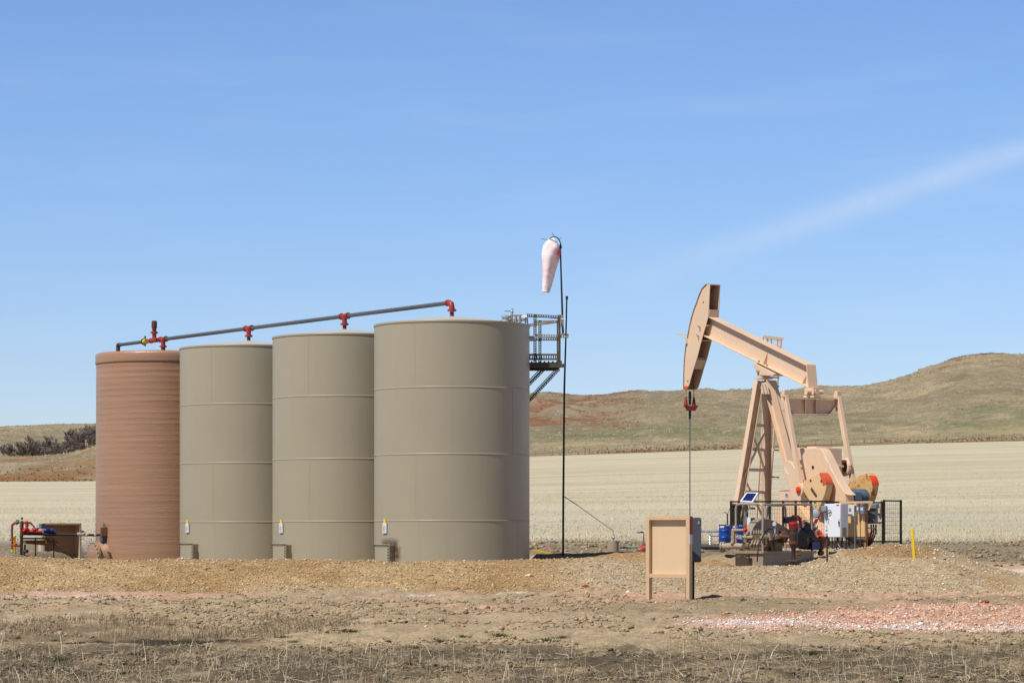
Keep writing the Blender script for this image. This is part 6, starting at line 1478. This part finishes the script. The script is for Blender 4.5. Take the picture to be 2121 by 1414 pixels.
b = MB(); b.tube([P(46, 1082, YQ), P(62, 1082, YQ), P(65, 1084, YQ)], .032, 10); b.tube([P(55, 1080, YQ), P(56, 1100, YQ)], .035, 10); b.ball(P(55, 1082, YQ), .055, 10); b.ball(P(56, 1087, YQ), .05, 10); b.build('red_header', M['red'], ps)
b = MB(); b.tube([P(63, 1081.5, YQ), P(74, 1095, YQ)], .02, 8); b.build('black_stay', M['black'], ps)
b = MB(); b.tube([P(48, 1101, YQ - .05), P(56, 1094, YQ), P(60, 1100, YQ)], [.05, .07, .05], 10); b.ball(P(52, 1098.5, YQ), .075, 12); b.tube([P(68, 1101, YQ), P(70, 1093, YQ)], .04, 10); b.ball(P(72, 1097, YQ), .06, 10); b.tube([P(58, 1100, YQ), P(88, 1101, YQ)], .04, 10); b.build('red_pump', M['redbright'], ps)
b = MB(); b.tube([P(76.5, 1085, YQ), P(77, 1091, YQ)], .012, 6); b.tube([P(94, 1119, YQ - .2), P(97, 1125, YQ - .2)], .016, 6); b.build_each('yellow_handle', M['yellowdull'], ps)
b = MB(); b.ball(P(77, 1095, YQ), .04, 8); b.tube([P(75, 1098, YQ), P(80, 1092, YQ)], .022, 7); b.build('grey_valve', M['greydark'], ps)
b = MB(); b.tube([P(90, 1098.5, YQ + .1), P(93, 1098.5, YQ + .1), P(111, 1098.5, YQ + .1), P(113.5, 1098.5, YQ + .1)], [.045, .065, .065, .05], 16)
for i in range(9): b.tube([P(94 + i * 1.7, 1098.5, YQ + .1), P(94.6 + i * 1.7, 1098.5, YQ + .1)], .07, 16)
b.box(P(99, 1094, YQ + .05), (.08, .08, .05)); b.build('blue_motor', M['navy'], ps)
b = MB(); b.bar(P(46, 1114.5, YQ), P(112, 1114.5, YQ), .7, .045); b.build('table', M['blackmatte'], ps)
for u in (73.5, 111.5): b = MB(); b.bar(P(u, 1155, YQ - .1), P(u, 1112, YQ - .1), .03, .035, (0, 1, 0)); b.build('leg', M['rustpipe'], ps)
b = MB(); b.prism([P(47, 1118, YQ + .3), P(121, 1118, YQ + .3), P(121, 1131, YQ + .3), P(47, 1125, YQ + .3)], (0, .03, 0)); b.build('skirt_board', M['wood'], ps)
b = MB(); b.tube([P(88, 1111, YQ - .2), P(124, 1131, YQ - .2)], .016, 7); b.ball(P(124, 1131, YQ - .2), .025, 8); b.build('sloping_rod', M['rustpipe'], ps)
b = MB(); b.tube([P(50, 1152, YQ + .1), P(52, 1127, YQ + .1)], .025, 8); b.tube([P(48, 1141, YQ), P(56, 1141, YQ - .1)], .035, 9); b.tube([P(54, 1141, YQ - .1), P(56, 1141, YQ - .15)], .05, 10); b.build('drain_stub', M['rusty'], ps)
b = MB(); b.box(P(69.5, 1110.5, YQ - .2), (.22, .03, .03)); b.build('label_plate', M['whitedull'], ps)
fl2 = thing('flow_line', P(100, 1106, YQ - .3), 'black horizontal pipe with white valve joining pump station and brown tank', 'pipe')
b = MB(); b.tube([P(46, 1105, YQ), P(162, 1107, YQ + .2)], .036, 12); b.build('pipe_run', M['black'], fl2)
b = MB(); b.tube([P(160, 1105.5, YQ + .2), P(164, 1106, YQ + .2), P(170, 1106.5, YQ + .2), P(182, 1107.5, YQ + .3)], [.045, .055, .04, .036], 12); b.ball(P(172, 1106, YQ + .2), .055, 10); b.ball(P(180, 1107.5, YQ + .2), .045, 10); b.build('white_valve', M['taupe_light'], fl2)
b = MB(); b.tube([P(170, 1103, YQ + .2), P(170, 1098, YQ + .2)], .035, 9); b.tube([P(167, 1099, YQ + .2), P(175, 1100, YQ + .2)], .02, 7); b.build('actuator', M['greydark'], fl2)
b = MB(); b.tube([P(182, 1107.5, YQ + .3), P(206, 1107.5, YQ + 1.2)], .036, 10); b.build('rust_pipe', M['rustpipe'], fl2); b = MB(); b.tube([P(194, 1107.5, YQ + .7), P(196.5, 1107.5, YQ + .8)], .042, 12); b.build('white_collar', M['whitedull'], fl2)
yp = thing('bollard', P(30, 1150, YQ + .5), 'yellow bollard post behind the red valve stack', 'bollard')
b = MB(); b.lathe([(.034, 0), (.034, .58), (.037, .585), (.037, .62), (.02, .635)], P(30, 1156, YQ + .5), n=16); b.build('post', M['yellow'], yp)
ys2 = thing('marker_post', P(24, 1150, YQ + .6), 'short yellow stub marker at the foot of the red valve stack', 'marker')
b = MB(); b.box(P(24, 1146, YQ + .6), (.03, .03, .2)); b.build('post', M['yellow'], ys2)
